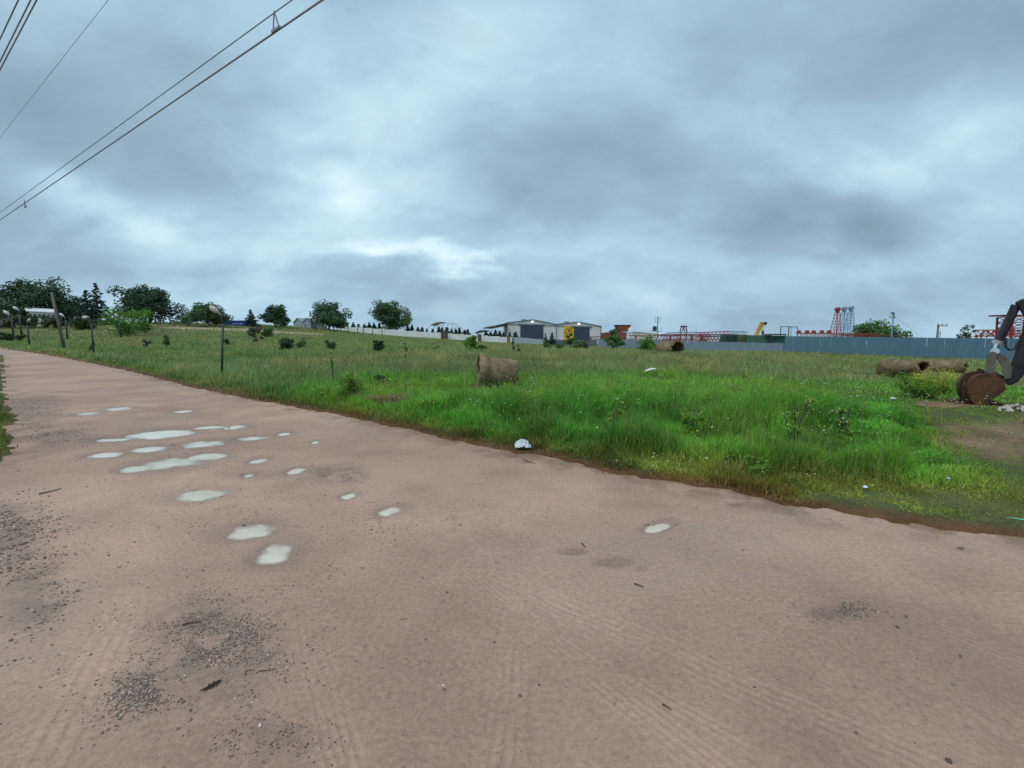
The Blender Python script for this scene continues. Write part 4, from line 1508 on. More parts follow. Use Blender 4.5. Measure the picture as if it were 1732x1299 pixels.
def lying_boom(label, u0, u1, v0, v1, Y0, Y1, m, bays, w=1.4):
    a, b = at(u0, v0, Y0), at(u1, v1, Y1)
    p = Vector(((a.x + b.x) / 2, (a.y + b.y) / 2, gz1((a.x + b.x) / 2, (a.y + b.y) / 2)))
    t = thing('crane_boom', label, 'crane boom', p)
    a2, b2 = a - p - Vector((0, 0, w / 2)), b - p - Vector((0, 0, w / 2))
    lattice(t, a2, b2, w, w, m, bays, .10, .055)
    for f in (.15, .85):
        c = a2.lerp(b2, f)
        MB().box((c.x, c.y, (c.z - w / 2 - .1) / 2 - .1), (.3, w, c.z - w / 2 + .1)).build('support_stand', brn_m, t)
    return t


lying_boom('tan lattice crane boom lying right of the red hopper', 1060, 1112, 563, 565, 124, 124, yel_m, 9, 1.6)
lying_boom('rust red lattice boom above the tan one', 1070, 1106, 561.5, 564.5, 128, 128, brn_m, 7, 1.0)
lying_boom('red lattice crane boom behind the far pipe', 1108, 1150, 566, 567.5, 122, 122, red_m, 8, 1.4)
lying_boom('bright red lattice crane boom under the grey frame', 1140, 1186, 566, 567, 119, 119, red_m, 8, 1.4)
lying_boom('grey lattice boom lying on top of the red ones', 1127, 1178, 563, 561.5, 126, 126, steel_m, 10, .8)
lying_boom('dark red lattice boom ending at the light blue one', 1178, 1238, 562.5, 560, 116, 116, red_m, 9, 1.1)
lying_boom('orange red boom just above the fence left of the dark container', 1180, 1226, 568, 568.5, 112, 112, brn_m, 8, 1.2)
lying_boom('light blue lattice boom above the green containers', 1236, 1263, 560, 561, 112, 112, lbl_m, 6, 1.0)
lying_boom('long red lattice boom lying behind the tall blue fence', 1349, 1480, 564, 565, 96, 96, red_m, 18, .9)
lying_boom('rust brown boom lying along the foot of the wide green tree', 1425, 1520, 566, 568, 104, 104, brn_m, 12, .9)
lying_boom('red truss base lying left of the yellow panel car park', 996, 1016, 570, 569, 140, 140, red_m, 4, .9)
lying_boom('dull red lattice boom at the back behind the dark stand', 1120, 1200, 565.5, 565, 134, 134, brn_m, 14, 1.5)
lying_boom('grey brown lattice boom at the back above the tan one', 1062, 1130, 567, 567.5, 136, 136, brn_m, 12, 1.6)
lying_boom('faded red lattice boom at the back above the dark container', 1185, 1245, 566, 565, 130, 130, red_m, 11, 1.4)
# rods standing up along the long red boom
t0 = gp(1352, 97)
t = thing('boom_cradle', 'red upright cradle pieces standing on the long red boom', 'cradle', t0)
for u in (1352, 1366, 1377, 1391, 1403):
    c = at(u, 564.5, 96.2) - t0
    MB().prism([c + Vector((-.5, 0, 0)), c + Vector((.5, 0, 0)), c + Vector((.25, 0, .7)), c + Vector((-.25, 0, .7))], (0, .4, 0)).build('cradle_block', red_m, t)
# hopper
t0 = gp(1052, 122)
t = thing('steel_hopper', 'rusty red-brown flared steel hopper above the young tree', 'hopper', t0)
s = 122 / FPX
pp = [at(u, v, 122) - t0 for u, v in ((1043, 550), (1067.5, 549.5), (1067, 552), (1063, 555.5), (1062, 561), (1048, 561.5))]
MB().prism(pp, (0, 3.2, 0)).build('hopper_body', brn_m, t, bevel=.06)
MB().box(((pp[0].x + pp[1].x) / 2, 1.6, pp[0].z + .05), (3.9, 3.4, .12)).build('rim', mat('rust_dark', (.10, .05, .045), .8), t)
pp = [at(u, v, 121.8) - t0 for u, v in ((1019, 563), (1040, 561), (1060, 562), (1060, 575), (1020, 576))]
MB().prism(pp, (0, 3.0, 0)).build('skid_frame', brn_m, t, bevel=.05)
for u in (1024, 1040, 1056):
    MB().bar(at(u, 570, 121.6) - t0, (at(u, 570, 121.6) - t0) * 1 - Vector((0, 0, at(u, 570, 121.6).z - t0.z)), .25).build('leg', brn_m, t)
# power pole with transformer deck
t0 = gp(1112, 132)
t = thing('transformer_pole', 'utility pole with a transformer deck behind the lying booms', 'utility pole', t0)
top = at(1112, 535, 132) - t0
MB().tube([(0, 0, -.3), (0, 0, top.z)], [.16, .11], 8).build('pole', steel_m, t)
for vv_ in (538, 541.5, 545):
    c = at(1112, vv_, 132) - t0
    MB().box((c.x, -.12, c.z), (1.7, .1, .1)).build('crossarm', steel_m, t)
    for k in (-.75, 0, .75):
        MB().tube([(c.x + k, -.12, c.z), (c.x + k, -.12, c.z + .32)], [.07, .05], 6).build('insulator', dark_m, t)
c = at(1110, 560.3, 132) - t0
MB().box((c.x, 0, c.z), (2.9, 1.0, .14)).build('deck', steel_m, t)
MB().box((c.x - .45, 0, c.z + .75), (.95, .7, 1.35)).build('transformer', dark_m, t, bevel=.05)
for k in (-1.4, 1.4):
    MB().bar((c.x + k, 0, c.z), (c.x + k, 0, c.z + .9), .06).build('deck_post', steel_m, t)
MB().bar((c.x - 1.4, 0, c.z + .9), (c.x + 1.4, 0, c.z + .9), .05).build('deck_rail', steel_m, t)
# A-shaped steel stand
t0 = gp(1157, 128)
t = thing('steel_stand', 'dark A-shaped steel stand on top of the grey boom', 'stand', t0)
P_ = lambda u, v: at(u, v, 128) - t0
MB().bar(P_(1151, 552), P_(1162, 552), .35, .35).build('top_beam', dark_m, t)
for a, b_ in (((1153, 552), (1150, 561)), ((1160, 552), (1162, 561)), ((1155, 552), (1159, 561)), ((1158, 552), (1153, 561))):
    MB().bar(P_(*a), P_(*b_), .22).build('leg', dark_m, t)
for u in (1151, 1161):
    p = P_(u, 561)
    MB().bar(p, (p.x, p.y, 0), .25).build('leg', dark_m, t)

# green containers
def container(label, u0, u1, vt, Y0, Y1, m, ribs=14):
    a, b = at(u0, vt, Y0), at(u1, vt, Y1)
    c = Vector(((a.x + b.x) / 2, (a.y + b.y) / 2, 0))
    c.z = gz1(c.x, c.y)
    t = thing('cargo_container', label, 'container', c)
    d = Vector((b.x - a.x, b.y - a.y, 0))
    L = d.length
    t.rotation_euler = (0, 0, math.atan2(d.y, d.x))
    h = (a.z + b.z) / 2 - c.z
    MB().box((0, 1.2, h / 2), (L, 2.4, h)).build('container_body', m, t, bevel=.03)
    for k in range(ribs):
        MB().box((-L / 2 + L * (k + .5) / ribs, -.02, h / 2), (L / ribs * .45, .06, h - .4)).build('side_rib', m, t)
    for k in (-1, 1):
        MB().box((k * (L / 2 - .08), -.04, h / 2), (.16, .1, h)).build('corner_post', m, t)
    return t


gm1 = mat('container_dark_green', (.022, .060, .055), .5, .2, .7, stain=(.05, .06, .05), stain_amt=.4)
gm2 = mat('container_green', (.050, .150, .105), .5, .15, .7, stain=(.07, .10, .07), stain_amt=.5)
gm3 = mat('container_khaki', (.12, .135, .075), .6, .2, .7)
container('near-black green cargo container at the left end of the row', 1227, 1250, 566, 92, 92, gm1, 10)
container('khaki cargo container between the dark and the green one', 1250.5, 1263, 566, 91, 91, gm3, 6)
container('green ribbed cargo container behind the fence corner', 1263.5, 1305, 567, 90, 89, gm2, 20)
container('bluish green cargo container at the right end of the row', 1305.5, 1329, 568, 88.5, 88, mat('container_teal', (.035, .13, .11), .5, .15, .7), 10)
t0 = gp(1316, 88)
t = thing('dark_canopy', 'thin dark sheet roof lying over the right-hand green containers', 'canopy', t0)
MB().prism([at(1301, 567.2, 87.5) - t0, at(1304, 564.6, 87.5) - t0, at(1330, 564.8, 87.5) - t0, at(1331, 567.0, 87.5) - t0], (0, 3, 0)).build('roof_panel', dark_m, t)
for u in (1303.5, 1329.5):
    MB().bar(at(u, 567, 87.4) - t0, gp(u, 87.4) - t0, .12).build('post', dark_m, t)
# mobile crane tip with hook
t0 = gp(1281, 104)
t = thing('crane_jib', 'yellow telescopic crane jib tip with hanging hook block', 'crane jib', t0)
a, b_ = at(1262, 600, 104) - t0, at(1288, 549, 104) - t0
MB().bar(a, b_, .55, .70).build('jib_section', mat('jib_yellow', (.62, .34, .03), .5, .15, 1.5), t, bevel=.05)
MB().bar(a.lerp(b_, .80), b_ + (b_ - a).normalized() * .5, .42, .85).build('jib_head', mat('jib_orange', (.45, .22, .03), .5, .15, 1.5), t, bevel=.05)
c = b_ + Vector((.75, -.1, .25))
MB().tube([c + Vector((0, -.2, 0)), c + Vector((0, .4, 0))], .35, 12).build('sheave', dark_m, t)
hk = at(1290, 562, 104) - t0
MB().tube([c + Vector((.2, .1, 0)), (hk.x, hk.y, hk.z + .5)], .03, 5).build('hoist_rope', dark_m, t)
MB().tube([(hk.x, hk.y, hk.z + .5), (hk.x, hk.y, hk.z - .1), (hk.x, hk.y, hk.z - .55)], [.14, .30, .10], 8).build('hook_block', dark_m, t)
# gantry frame
t0 = gp(1335, 100)
t = thing('steel_gantry', 'thin dark steel gantry frame right of the green containers', 'frame', t0)
for u, v in ((1321, 552.5), (1349, 553)):
    p = at(u, v, 100) - t0
    MB().bar(p, (p.x + (.15 if u > 1340 else -.05), p.y, 0), .12).build('post', dark_m, t)
MB().bar(at(1320.5, 552.5, 100) - t0, at(1349.5, 553, 100) - t0, .14).build('beam', dark_m, t)
for u in (1334.5, 1338.5):
    p = at(u, 552.8, 100.3) - t0
    MB().bar(p, (p.x, p.y, 0), .14 if u < 1336 else .07).build('post', dark_m, t)
# upright lattice masts
for (u0, u1, vt, m, lab) in ((1412, 1416.5, 521, red_m, 'red upright lattice mast, left of the three'), (1424, 1428, 520, blue_c, 'blue lattice mast in the middle of the three'), (1435, 1439.5, 519, blue_c, 'blue lattice mast, right of the three')):
    p = gp(u0, 118)
    t = thing('lattice_mast', lab, 'mast', p)
    tp = at(u1, vt + 8, 118) - p
    lattice(t, (0, 0, 0), tp, 2.4, .75, m, 12, .07, .045)
    hd = at(u1 + .3, vt, 118) - p
    MB().bar(tp, hd, .75, .6).build('head_block', m, t, bevel=.08)
    c = tp.lerp(hd, .75)
    MB().tube([c + Vector((0, -.5, 0)), c + Vector((0, .5, 0))], .48, 12).build('sheave', m, t)
# floodlight pole with stay wire
t0 = gp(1508.5, 84)
t = thing('floodlight_pole', 'pole with a blue and white floodlight head and a stay wire', 'light pole', t0)
tp = at(1508.5, 536, 84) - t0
MB().tube([(0, 0, -.2), (0, 0, tp.z)], [.13, .09], 8).build('pole', blue_c, t)
MB().box((tp.x, 0, tp.z - .05), (1.0, .12, .10)).build('crossarm', dark_m, t)
MB().box((tp.x + .1, 0, tp.z + .45), (.42, .4, .75)).build('lamp_housing', mat('lamp_blue', (.05, .12, .30), .5), t, bevel=.05)
MB().box((tp.x - .28, -.1, tp.z + .28), (.38, .3, .42)).build('lamp_face', mat('lamp_white', (.75, .77, .78), .4), t, bevel=.04)
MB().bar((tp.x + .3, 0, tp.z - .35), (tp.x + .75, 0, tp.z + .05), .10).build('bracket', dark_m, t)
MB().tube([(tp.x + .7, 0, tp.z - .05), at(1560, 571, 80) - t0], .02, 4).build('stay_wire', steel_m, t)
# T pole
t0 = gp(1586, 92)
t = thing('utility_pole', 'short wooden T-shaped power pole behind the blue fence', 'utility pole', t0)
tp = at(1586, 549.5, 92) - t0
MB().tube([(0, 0, -.2), (0, 0, tp.z + .1)], [.20, .15], 8).build('pole', mat('pole_wood_grey', (.20, .18, .18), .8, .2), t)
MB().box((tp.x + .75, -.18, tp.z - .18), (1.95, .12, .16)).build('crossarm', mat('pole_wood_grey', (.20, .18, .18)), t)
for k in (-.1, .75, 1.6):
    MB().tube([(tp.x + k, -.18, tp.z - .1), (tp.x + k, -.18, tp.z + .25)], [.08, .05], 6).build('insulator', dark_m, t)
for u, vt, lab in ((1541, 561, 'thin steel stake left of the T-shaped pole'), (1590.5, 560, 'thin steel stake right of the T-shaped pole')):
    p = gp(u, 75)
    t = thing('steel_stake', lab, 'stake', p)
    hh = at(u, vt, 75).z - p.z
    MB().tube([(0, 0, -.2), (0, 0, hh)], .05, 6).build('rod', dark_m, t)
    MB().box((0, 0, hh - .25), (.16, .05, .05)).build('clip', dark_m, t)
# red gantry crane at the far right
t0 = gp(1690, 74)
t = thing('gantry_crane', 'red lattice gantry behind the excavator arm', 'gantry', t0)
lattice(t, at(1650, 563.5, 74) - t0, at(1770, 563.5, 74) - t0, .95, .95, red_m, 14, .09, .06)
for u in (1651, 1660, 1690, 1725, 1765):
    p = at(u, 566, 74) - t0
    MB().bar(p, (p.x, p.y, 0), .13).build('leg', red_m, t)
for a, b_ in (((1652, 571), (1668, 559)), ((1668, 571), (1684, 559)), ((1684, 571), (1668, 559)), ((1700, 571), (1684, 559))):
    MB().bar(at(*a, 73.4) - t0, at(*b_, 73.4) - t0, .12).build('cross_brace', red_m, t)
t0 = gp(1712, 78)
t = thing('lattice_tower', 'red lattice tower with a platform behind the excavator arm', 'tower', t0)
tp = at(1712, 536, 78) - t0
lattice(t, (0, 0, 0), tp, 2.4, 2.4, red_m, 6, .16, .10)
MB().box((tp.x - .3, tp.y, tp.z + .2), (4.4, 2.8, .25)).build('platform', red_m, t)
MB().bar((tp.x - 2.4, tp.y - 1, tp.z + .2), (tp.x - 3.4, tp.y - 1, tp.z + .15), .18).build('outrigger', dark_m, t)

# ------------------------------------------------------------------ broken concrete pipes
def conc(name, moss):
    m, nt, b = nodemat(name)
    N, L = nt.nodes, nt.links
    tc = N.new('ShaderNodeTexCoord')

    def nz(sc, det, rg=.65, dist=0.0):
        n = N.new('ShaderNodeTexNoise'); n.inputs['Scale'].default_value = sc; n.inputs['Detail'].default_value = det
        n.inputs['Roughness'].default_value = rg; n.inputs['Distortion'].default_value = dist
        L.new(tc.outputs['Object'], n.inputs['Vector'])
        return n.outputs[0]

    def ramp(x, stops):
        r = N.new('ShaderNodeValToRGB'); L.new(x, r.inputs[0])
        e = r.color_ramp.elements
        e[0].position, e[0].color = stops[0][0], (*stops[0][1], 1)
        e[1].position, e[1].color = stops[-1][0], (*stops[-1][1], 1)
        for p, c in stops[1:-1]:
            k = e.new(p); k.color = (*c, 1)
        return r.outputs[0]
    base_ = ramp(nz(3.5, 8, .7, .4), [(.28, (.12, .085, .045)), (.5, (.225, .165, .090)), (.72, (.37, .30, .185))])
    streak = ramp(nz(1.6, 6, .6, 1.0), [(.42, (0, 0, 0)), (.62, (1, 1, 1))])
    mx = N.new('ShaderNodeMix'); mx.data_type = 'RGBA'
    mu = N.new('ShaderNodeMath'); mu.operation = 'MULTIPLY'; L.new(streak, mu.inputs[0]); mu.inputs[1].default_value = .6
    L.new(mu.outputs[0], mx.inputs[0]); L.new(base_, mx.inputs[6]); mx.inputs[7].default_value = (*moss, 1)
    L.new(mx.outputs[2], b.inputs['Base Color'])
    b.inputs['Roughness'].default_value = .9
    b.inputs['Specular IOR Level'].default_value = .2
    bp = N.new('ShaderNodeBump'); bp.inputs['Strength'].default_value = .7; bp.inputs['Distance'].default_value = .02
    L.new(nz(22, 6), bp.inputs['Height']); L.new(bp.outputs[0], b.inputs['Normal'])
    return m


con_m = conc('weathered_concrete', (.075, .056, .030))
con_in = mat('concrete_inside', (.17, .145, .10), .95, .3, 4, .5, 18)


def pipe(label, p0, p1, r, th, flare, seed, jag0=.03, jag1=.12, bite1=0.0, nu=56, nv=26, r1=None, bell=.22):
    """hollow concrete pipe from p0 (belled end) to p1, ends broken unevenly"""
    p0, p1 = Vector(p0), Vector(p1)
    rg = np.random.default_rng(seed)
    mid = (p0 + p1) / 2
    gzm = gz1(mid.x, mid.y)
    t = thing('concrete_pipe', label, 'pipe', (mid.x, mid.y, gzm))
    d = (p1 - p0)
    Lp = d.length
    d.normalize()
    a = d.cross(Vector((0, 0, 1))).normalized()
    b = a.cross(d)
    r1 = r1 or r
    th_ = np.linspace(0, 2 * math.pi, nu, endpoint=False)
    j0 = (fbm(np.cos(th_) * 2 + seed, np.sin(th_) * 2, 4, 60) - .5) * 2 * jag0
    j1 = (fbm(np.cos(th_) * 2.5 + seed, np.sin(th_) * 2.5 + 7, 4, 61) - .5) * 2 * jag1
    j1 -= bite1 * np.exp(-((np.angle(np.exp(1j * (th_ - 4.0)))) / .7) ** 2)

    def surf(inner):
        V = []
        for i in range(nv):
            f = i / (nv - 1)
            for k in range(nu):
                x = f * Lp + j0[k] * (1 - f) ** 3 + j1[k] * f ** 3
                fl = flare * (1 - sstep(bell * .45, bell, x)) if not inner else flare * .55 * (1 - sstep(bell * .3, bell * .8, x))
                R = (r + (r1 - r) * f) + float(fl) - (th if inner else 0)
                R += float(fbm(np.array([x * 4.0 + 31]), np.array([k * .35]), 3, 62 + seed)[0] - .5) * (.018 if not inner else .012)
                V.append(p0 - Vector(t.location) + d * x + (a * math.cos(th_[k]) + b * math.sin(th_[k])) * R)
        return V

    def grid(V, flip):
        F = []
        for i in range(nv - 1):
            for k in range(nu):
                k2 = (k + 1) % nu
                q = (i * nu + k, i * nu + k2, (i + 1) * nu + k2, (i + 1) * nu + k)
                F.append(q[::-1] if flip else q)
        return F
    Vo, Vi = surf(False), surf(True)
    no = len(Vo)
    MBo = MB()
    rim = [(k, (k + 1) % nu, no + (k + 1) % nu, no + k) for k in range(nu)]
    last = (nv - 1) * nu
    rim += [(last + k, no + last + k, no + last + (k + 1) % nu, last + (k + 1) % nu) for k in range(nu)]
    MBo.add(Vo + Vi, grid(Vo, False) + [tuple(i + no for i in f) for f in grid(Vi, True)] + rim)
    o = MBo.build('pipe_wall', con_m, t, smooth=True)
    NO = Lp * .5
    for f_ in (.1, .5, .9):
        c__ = p0.lerp(p1, f_)
        NO_GRASS.append((c__.x, c__.y, r * .9))
        NO_GRASS.append((c__.x - c__.x / c__.length * .6, c__.y - c__.y / c__.length * .6, r * .8))
    return t


s = 13.2 / FPX
pipe('broken concrete pipe lying in bright grass at the middle of the meadow', at(808, 628, 13.2), at(872, 633, 13.42), .44, .09, .09, 3, jag0=.07, jag1=.18, bite1=.22, r1=.40, bell=.34)
pipe('short hollow concrete pipe open towards the right, before the blue fence', at(1120, 591, 37.2), at(1146, 590.0, 35.2), .56, .10, .05, 5, jag0=.03, jag1=.35, bite1=.45, r1=.60)
pipe('nearest dark concrete pipe beside the yellow-flowering plant', at(1503, 624.5, 23.0), at(1562, 620.5, 20.6), .44, .09, .10, 8, jag0=.04, jag1=.15, r1=.28, bell=.9)
pipe('long pale concrete pipe behind the yellow-flowering plant', at(1562, 620.5, 28.5), at(1634, 621.5, 27.0), .40, .09, .05, 11, jag0=.04, jag1=.22, bite1=.2, r1=.36)
pipe('short concrete pipe piece between the two right-hand pipes', at(1538, 617, 28.5), at(1556, 617.5, 28.7), .33, .08, .02, 13, jag0=.06, jag1=.1)

# ------------------------------------------------------------------ excavator reaching in from the right
ex_p = Vector((13.6, 6.6, gz1(13.6, 6.6)))
ex = thing('excavator', 'dark excavator arm with a rusty bucket digging at the right edge', 'excavator', ex_p)
YX = 9.6
arm_m = mat('arm_dark_paint', (.010, .008, .014), .65, .3, 3, .1, 20, 0, .5, stain=(.06, .05, .05), stain_amt=.4)
rust_b = mat('bucket_rust', (.125, .050, .019), .62, .35, 5, .4, 25, .2, .5, stain=(.07, .03, .015), stain_amt=.75, stain_scale=4)
link_m = mat('linkage_grey', (.135, .120, .100), .6, .25, 5, .2, 25, .2, .5, stain=(.05, .04, .03), stain_amt=.6)
chrome = mat('cylinder_rod', (.75, .75, .76), .2, .03, metallic=1.0)
cyl_m = mat('cylinder_purple', (.050, .034, .056), .45, .2, 4)


CX = at(1690, 600, 9.6)
hx = Vector((CX.x, CX.y, 0)).normalized()          # horizontal sight direction of the arm; the arm swings across it
xx = Vector((hx.y, -hx.x, 0))


def E(u, v, dy=0.0):
    d = Vector(ray(u, v))
    k = (CX.dot(hx) + dy) / d.dot(hx)
    return Vector((0, 0, CAM_H)) + d * k - ex_p


def plate(pts, w, dy=0.0):
    """outline in the arm's plane, given thickness w across it"""
    return MB().prism([E(u, v, dy) - hx * w / 2 for u, v in pts], hx * w)


plate([(1716, 512), (1728, 506), (1790, 500), (1800, 528), (1762, 560), (1744, 618), (1722, 645), (1707, 652), (1699, 646), (1703, 634), (1716, 600), (1729, 560), (1732, 536), (1726, 526)], .30).build('stick', arm_m, ex, bevel=.025)
plate([(1786, 480), (1800, 470), (1905, 430), (1990, 470), (2070, 600), (2045, 612), (1965, 510), (1900, 472), (1806, 528)], .36, .25).build('boom', arm_m, ex, bevel=.03)
cy0, cy1, cy2 = E(1719, 516, -.05), E(1689, 577, -.05), E(1683, 592, -.05)
c_ = MB().tube([cy0, cy1], .075, 14).build('bucket_cylinder', cyl_m, ex, smooth=False)
MB().tube([cy1 - (cy1 - cy0) * .02, cy1 + (cy1 - cy0).normalized() * .06], .088, 14).build('gland', mat('gland_grey', (.4, .4, .38), .4), c_)
MB().tube([cy1, cy2], .04, 12).build('rod', chrome, c_)
MB().tube([E(1683, 594, -.2), E(1683, 594, .12)], .07, 12).build('link_pin', chrome, ex)
MB().tube([E(1700, 572, -.2), E(1701, 586, -.22), E(1707, 592, -.22), E(1717, 590, -.2), E(1724, 575, -.17)], .022, 8).build('hose', arm_m, ex)
MB().tube([E(1712, 515, -.2), E(1707, 535, -.22), E(1700, 556, -.22), E(1697, 570, -.2)], .020, 8).build('hose', arm_m, ex)
for dy in (-.22, .22):
    plate([(1670, 600), (1678, 594), (1687, 597), (1686, 605), (1680, 632), (1666, 632)], .05, dy).build('tipping_link', link_m, ex, bevel=.008)
    plate([(1679, 596), (1688, 594), (1703, 604), (1713, 622), (1710, 640), (1699, 642), (1694, 622), (1686, 606)], .05, dy * .72).build('rocker_link', link_m, ex, bevel=.008)
# bucket: rounded back shell, side plates, cutting edge and teeth; turned a little so its back shows
bk = [(1694, 641), (1668, 632), (1650, 631), (1636, 634), (1627, 641), (1622, 652), (1623, 664), (1629, 675), (1640, 684)]
def smooth_curve(P, k=4):
    P = np.array(P, float)
    out = []
    for i in range(len(P) - 1):
        p0_, p1_, p2_, p3_ = P[max(i - 1, 0)], P[i], P[i + 1], P[min(i + 2, len(P) - 1)]
        for j in range(k):
            t_ = j / k
            out.append(tuple(.5 * (2 * p1_ + (p2_ - p0_) * t_ + (2 * p0_ - 5 * p1_ + 4 * p2_ - p3_) * t_ ** 2 + (3 * p1_ - p0_ - 3 * p2_ + p3_) * t_ ** 3)))
    return out + [tuple(P[-1])]


bk = [bk[0]] + smooth_curve(bk[1:])
lipx = (1654, 690)
front = [(1654, 688), (1660, 674), (1676, 664), (1693, 654)]
cb = E(1660, 655)
Rz = Matrix.Rotation(rad(22), 3, 'Z')


def Bk(u, v, dy):
    p = E(u, v) - cb
    return cb + Rz @ (xx * p.dot(xx) * .90 + hx * dy) + Vector((0, 0, p.z))


HW = .27
for sgn in (-1, 1):
    pts = [Bk(u, v, sgn * HW) for u, v in bk + front]
    MB().prism(pts, Rz @ (hx * -sgn * .025)).build('bucket_side', rust_b, ex)
mb = MB()
cen_ = Vector((0, 0, 0))
vo_, vi_ = [], []
ctr = (1665, 655)
for (u, v) in bk[1:] + [lipx]:
    iu, iv = u + (ctr[0] - u) * .07, v + (ctr[1] - v) * .07
    vo_ += [Bk(u, v, -HW - .012), Bk(u, v, HW + .012)]
    vi_ += [Bk(iu, iv, -HW - .012), Bk(iu, iv, HW + .012)]
nb = len(vo_)
ff = []
for i in range(len(bk) - 1):
    a_ = 2 * i
    ff += [(a_, a_ + 1, a_ + 3, a_ + 2), (nb + a_ + 1, nb + a_, nb + a_ + 2, nb + a_ + 3), (a_, a_ + 2, nb + a_ + 2, nb + a_), (a_ + 1, nb + a_ + 1, nb + a_ + 3, a_ + 3)]
ff += [(0, nb, nb + 1, 1), (nb - 2, nb - 1, 2 * nb - 1, 2 * nb - 2)]
mb.add(vo_ + vi_, ff)
mb.build('bucket_shell', rust_b, ex, smooth=False)
for f_ in (.30, .62):
    i_ = int(f_ * (len(bk) - 1))
    seg_ = [Bk(u + (u - ctr[0]) * .02, v + (v - ctr[1]) * .02, -HW + .02 + 2 * (HW - .02) * f_) for u, v in bk[3:]]
    mbr = MB()
    for a__, b__ in zip(seg_[:-1], seg_[1:]):
        mbr.bar(a__, b__, .07, .03, up=tuple(Rz @ hx))
    mbr.build('wear_strip', mat('wear_dark', (.060, .028, .016), .7, .3, 8), ex)
mbr = MB()
edge_ = [Bk(u, v, -HW - .02) for u, v in [front[-1], front[-2], front[-3], front[0], lipx]]
for a__, b__ in zip(edge_[:-1], edge_[1:]):
    mbr.bar(a__, b__, .03, .07)
mbr.build('side_cutter', mat('wear_dark', (.060, .028, .016)), ex)
tooth_m = mat('tooth_steel', (.05, .035, .028), .6, .3, 8)
for k in range(5):
    dy = -HW + .08 + k * (2 * HW - .16) / 4
    a_, b_ = Bk(1649, 685, dy), Bk(1658, 699, dy)
    MB().bar(a_, b_, .09, .06).build('tooth', tooth_m, ex)
MB().tube([Bk(1668, 634, -.26), Bk(1668, 634, .26)], .055, 12).build('bucket_pin', link_m, ex)
MB().tube([Bk(1697, 644, -.26), Bk(1697, 644, .26)], .065, 12).build('bucket_pin', link_m, ex)
for dy in (-.2, .2):
    MB().prism([Bk(1655, 633, dy), Bk(1664, 624, dy), Bk(1700, 637, dy), Bk(1702, 648, dy), Bk(1690, 646, dy)], Rz @ (hx * .04)).build('bucket_ear', mat('ear_dark', (.055, .030, .020), .7, .3), ex)
# body, cab and tracks (standing outside the picture)
exc = mat('excavator_body_yellow', (.55, .33, .04), .5, .1)
body_parts = [MB().box((2.2, .6, 1.35), (3.0, 2.3, 1.0)).build('engine_house', exc, ex, bevel=.12)]
cabo = MB().box((.9, -.1, 2.0), (1.3, 1.0, 1.5)).build('cab', exc, ex, bevel=.12)
MB().box((.9, -.612, 2.2), (.95, .02, .8)).build('cab_window', dark_m, cabo)
for dy in (-.75, 1.7):
    prof = [(2.0 + 1.55 * math.copysign(abs(math.cos(a)) ** .5, math.cos(a)), dy, .42 + .40 * math.sin(a)) for a in np.linspace(0, 2 * math.pi, 22, endpoint=False)]
    body_parts.append(MB().prism(prof, (0, .5, 0)).build('track', dark_m, ex))
body_parts.append(MB().box((2.0, .7, .7), (1.4, 1.6, .35)).build('undercarriage', dark_m, ex))
for o in body_parts + [cabo]:
    o.rotation_euler = (0, 0, math.atan2(xx.y, xx.x))

# loose soil heap under the bucket and white rubble beside it
def heap(name, label, cat, p, rx, ry, h, n, m, rng_, size):
    p = Vector((p[0], p[1], gz1(p[0], p[1])))
    t = thing(name, label, cat, p)
    for k in range(n):
        a, q = rng_.uniform(0, 6.28), rng_.uniform(0, 1) ** .6
        bm = bmesh.new()
        bmesh.ops.create_icosphere(bm, subdivisions=1, radius=size * rng_.uniform(.5, 1.3))
        for v in bm.verts:
            v.co *= rng_.uniform(.7, 1.2)
            v.co.z *= .7
        me = bpy.data.meshes.new('lump'); bm.to_mesh(me); bm.free()
        o = link('lump', me, m, t)
        o.location = (math.cos(a) * q * rx, math.sin(a) * q * ry, h * (1 - q) + size * .2)
        o.rotation_euler = (rng_.uniform(0, 3), rng_.uniform(0, 3), rng_.uniform(0, 3))
    return t


rr_ = random.Random(5)
soil_m = mat('wet_soil', (.085, .045, .025), .85, .4, 8, .5, 30)
heap('soil_heap', 'dark wet soil lumps under the excavator bucket', 'soil', hit(1640, 692), .62, .26, .10, 60, soil_m, rr_, .06)
heap('rubble_heap', 'small heap of white rubble right of the excavator bucket', 'rubble', hit(1716, 707), .36, .22, .10, 70, mat('white_rubble', (.50, .47, .42), .85, .3, 8, .4, 30, stain=(.2, .15, .1), stain_amt=.6, stain_scale=14), rr_, .04)

# ------------------------------------------------------------------ lamp posts, leaning pole, cables
lamp_pm = mat('lamp_post_dark', (.030, .042, .050), .5, .3, 4, stain=(.08, .05, .03), stain_amt=.4)
lamp_hm = mat('lamp_head_pale', (.50, .46, .41), .6, .12, 6)
lamp_hm2 = mat('lamp_head_white', (.50, .53, .53), .5, .1, 6)


def lamp_head(t, c, d, L, m):
    """flattened tapering lantern along d from c"""
    c, d = Vector(c), Vector(d).normalized()
    o = MB().tube([c, c + d * L * .12, c + d * L * .35, c + d * L * .75, c + d * L], [L * .07, L * .10, L * .24, L * .26, L * .10], 10).build('lamp_head', m, t, smooth=True)
    MB().tube([c + d * L * .38 - Vector((0, 0, L * .20)), c + d * L * .85 - Vector((0, 0, L * .18))], [L * .10, L * .10], 8).build('lens', mat('lamp_lens', (.38, .28, .25), .3), o)
    MB().tube([c - d * L * .18, c + d * L * .02], L * .075, 8).build('socket', steel_m, o)
    return o


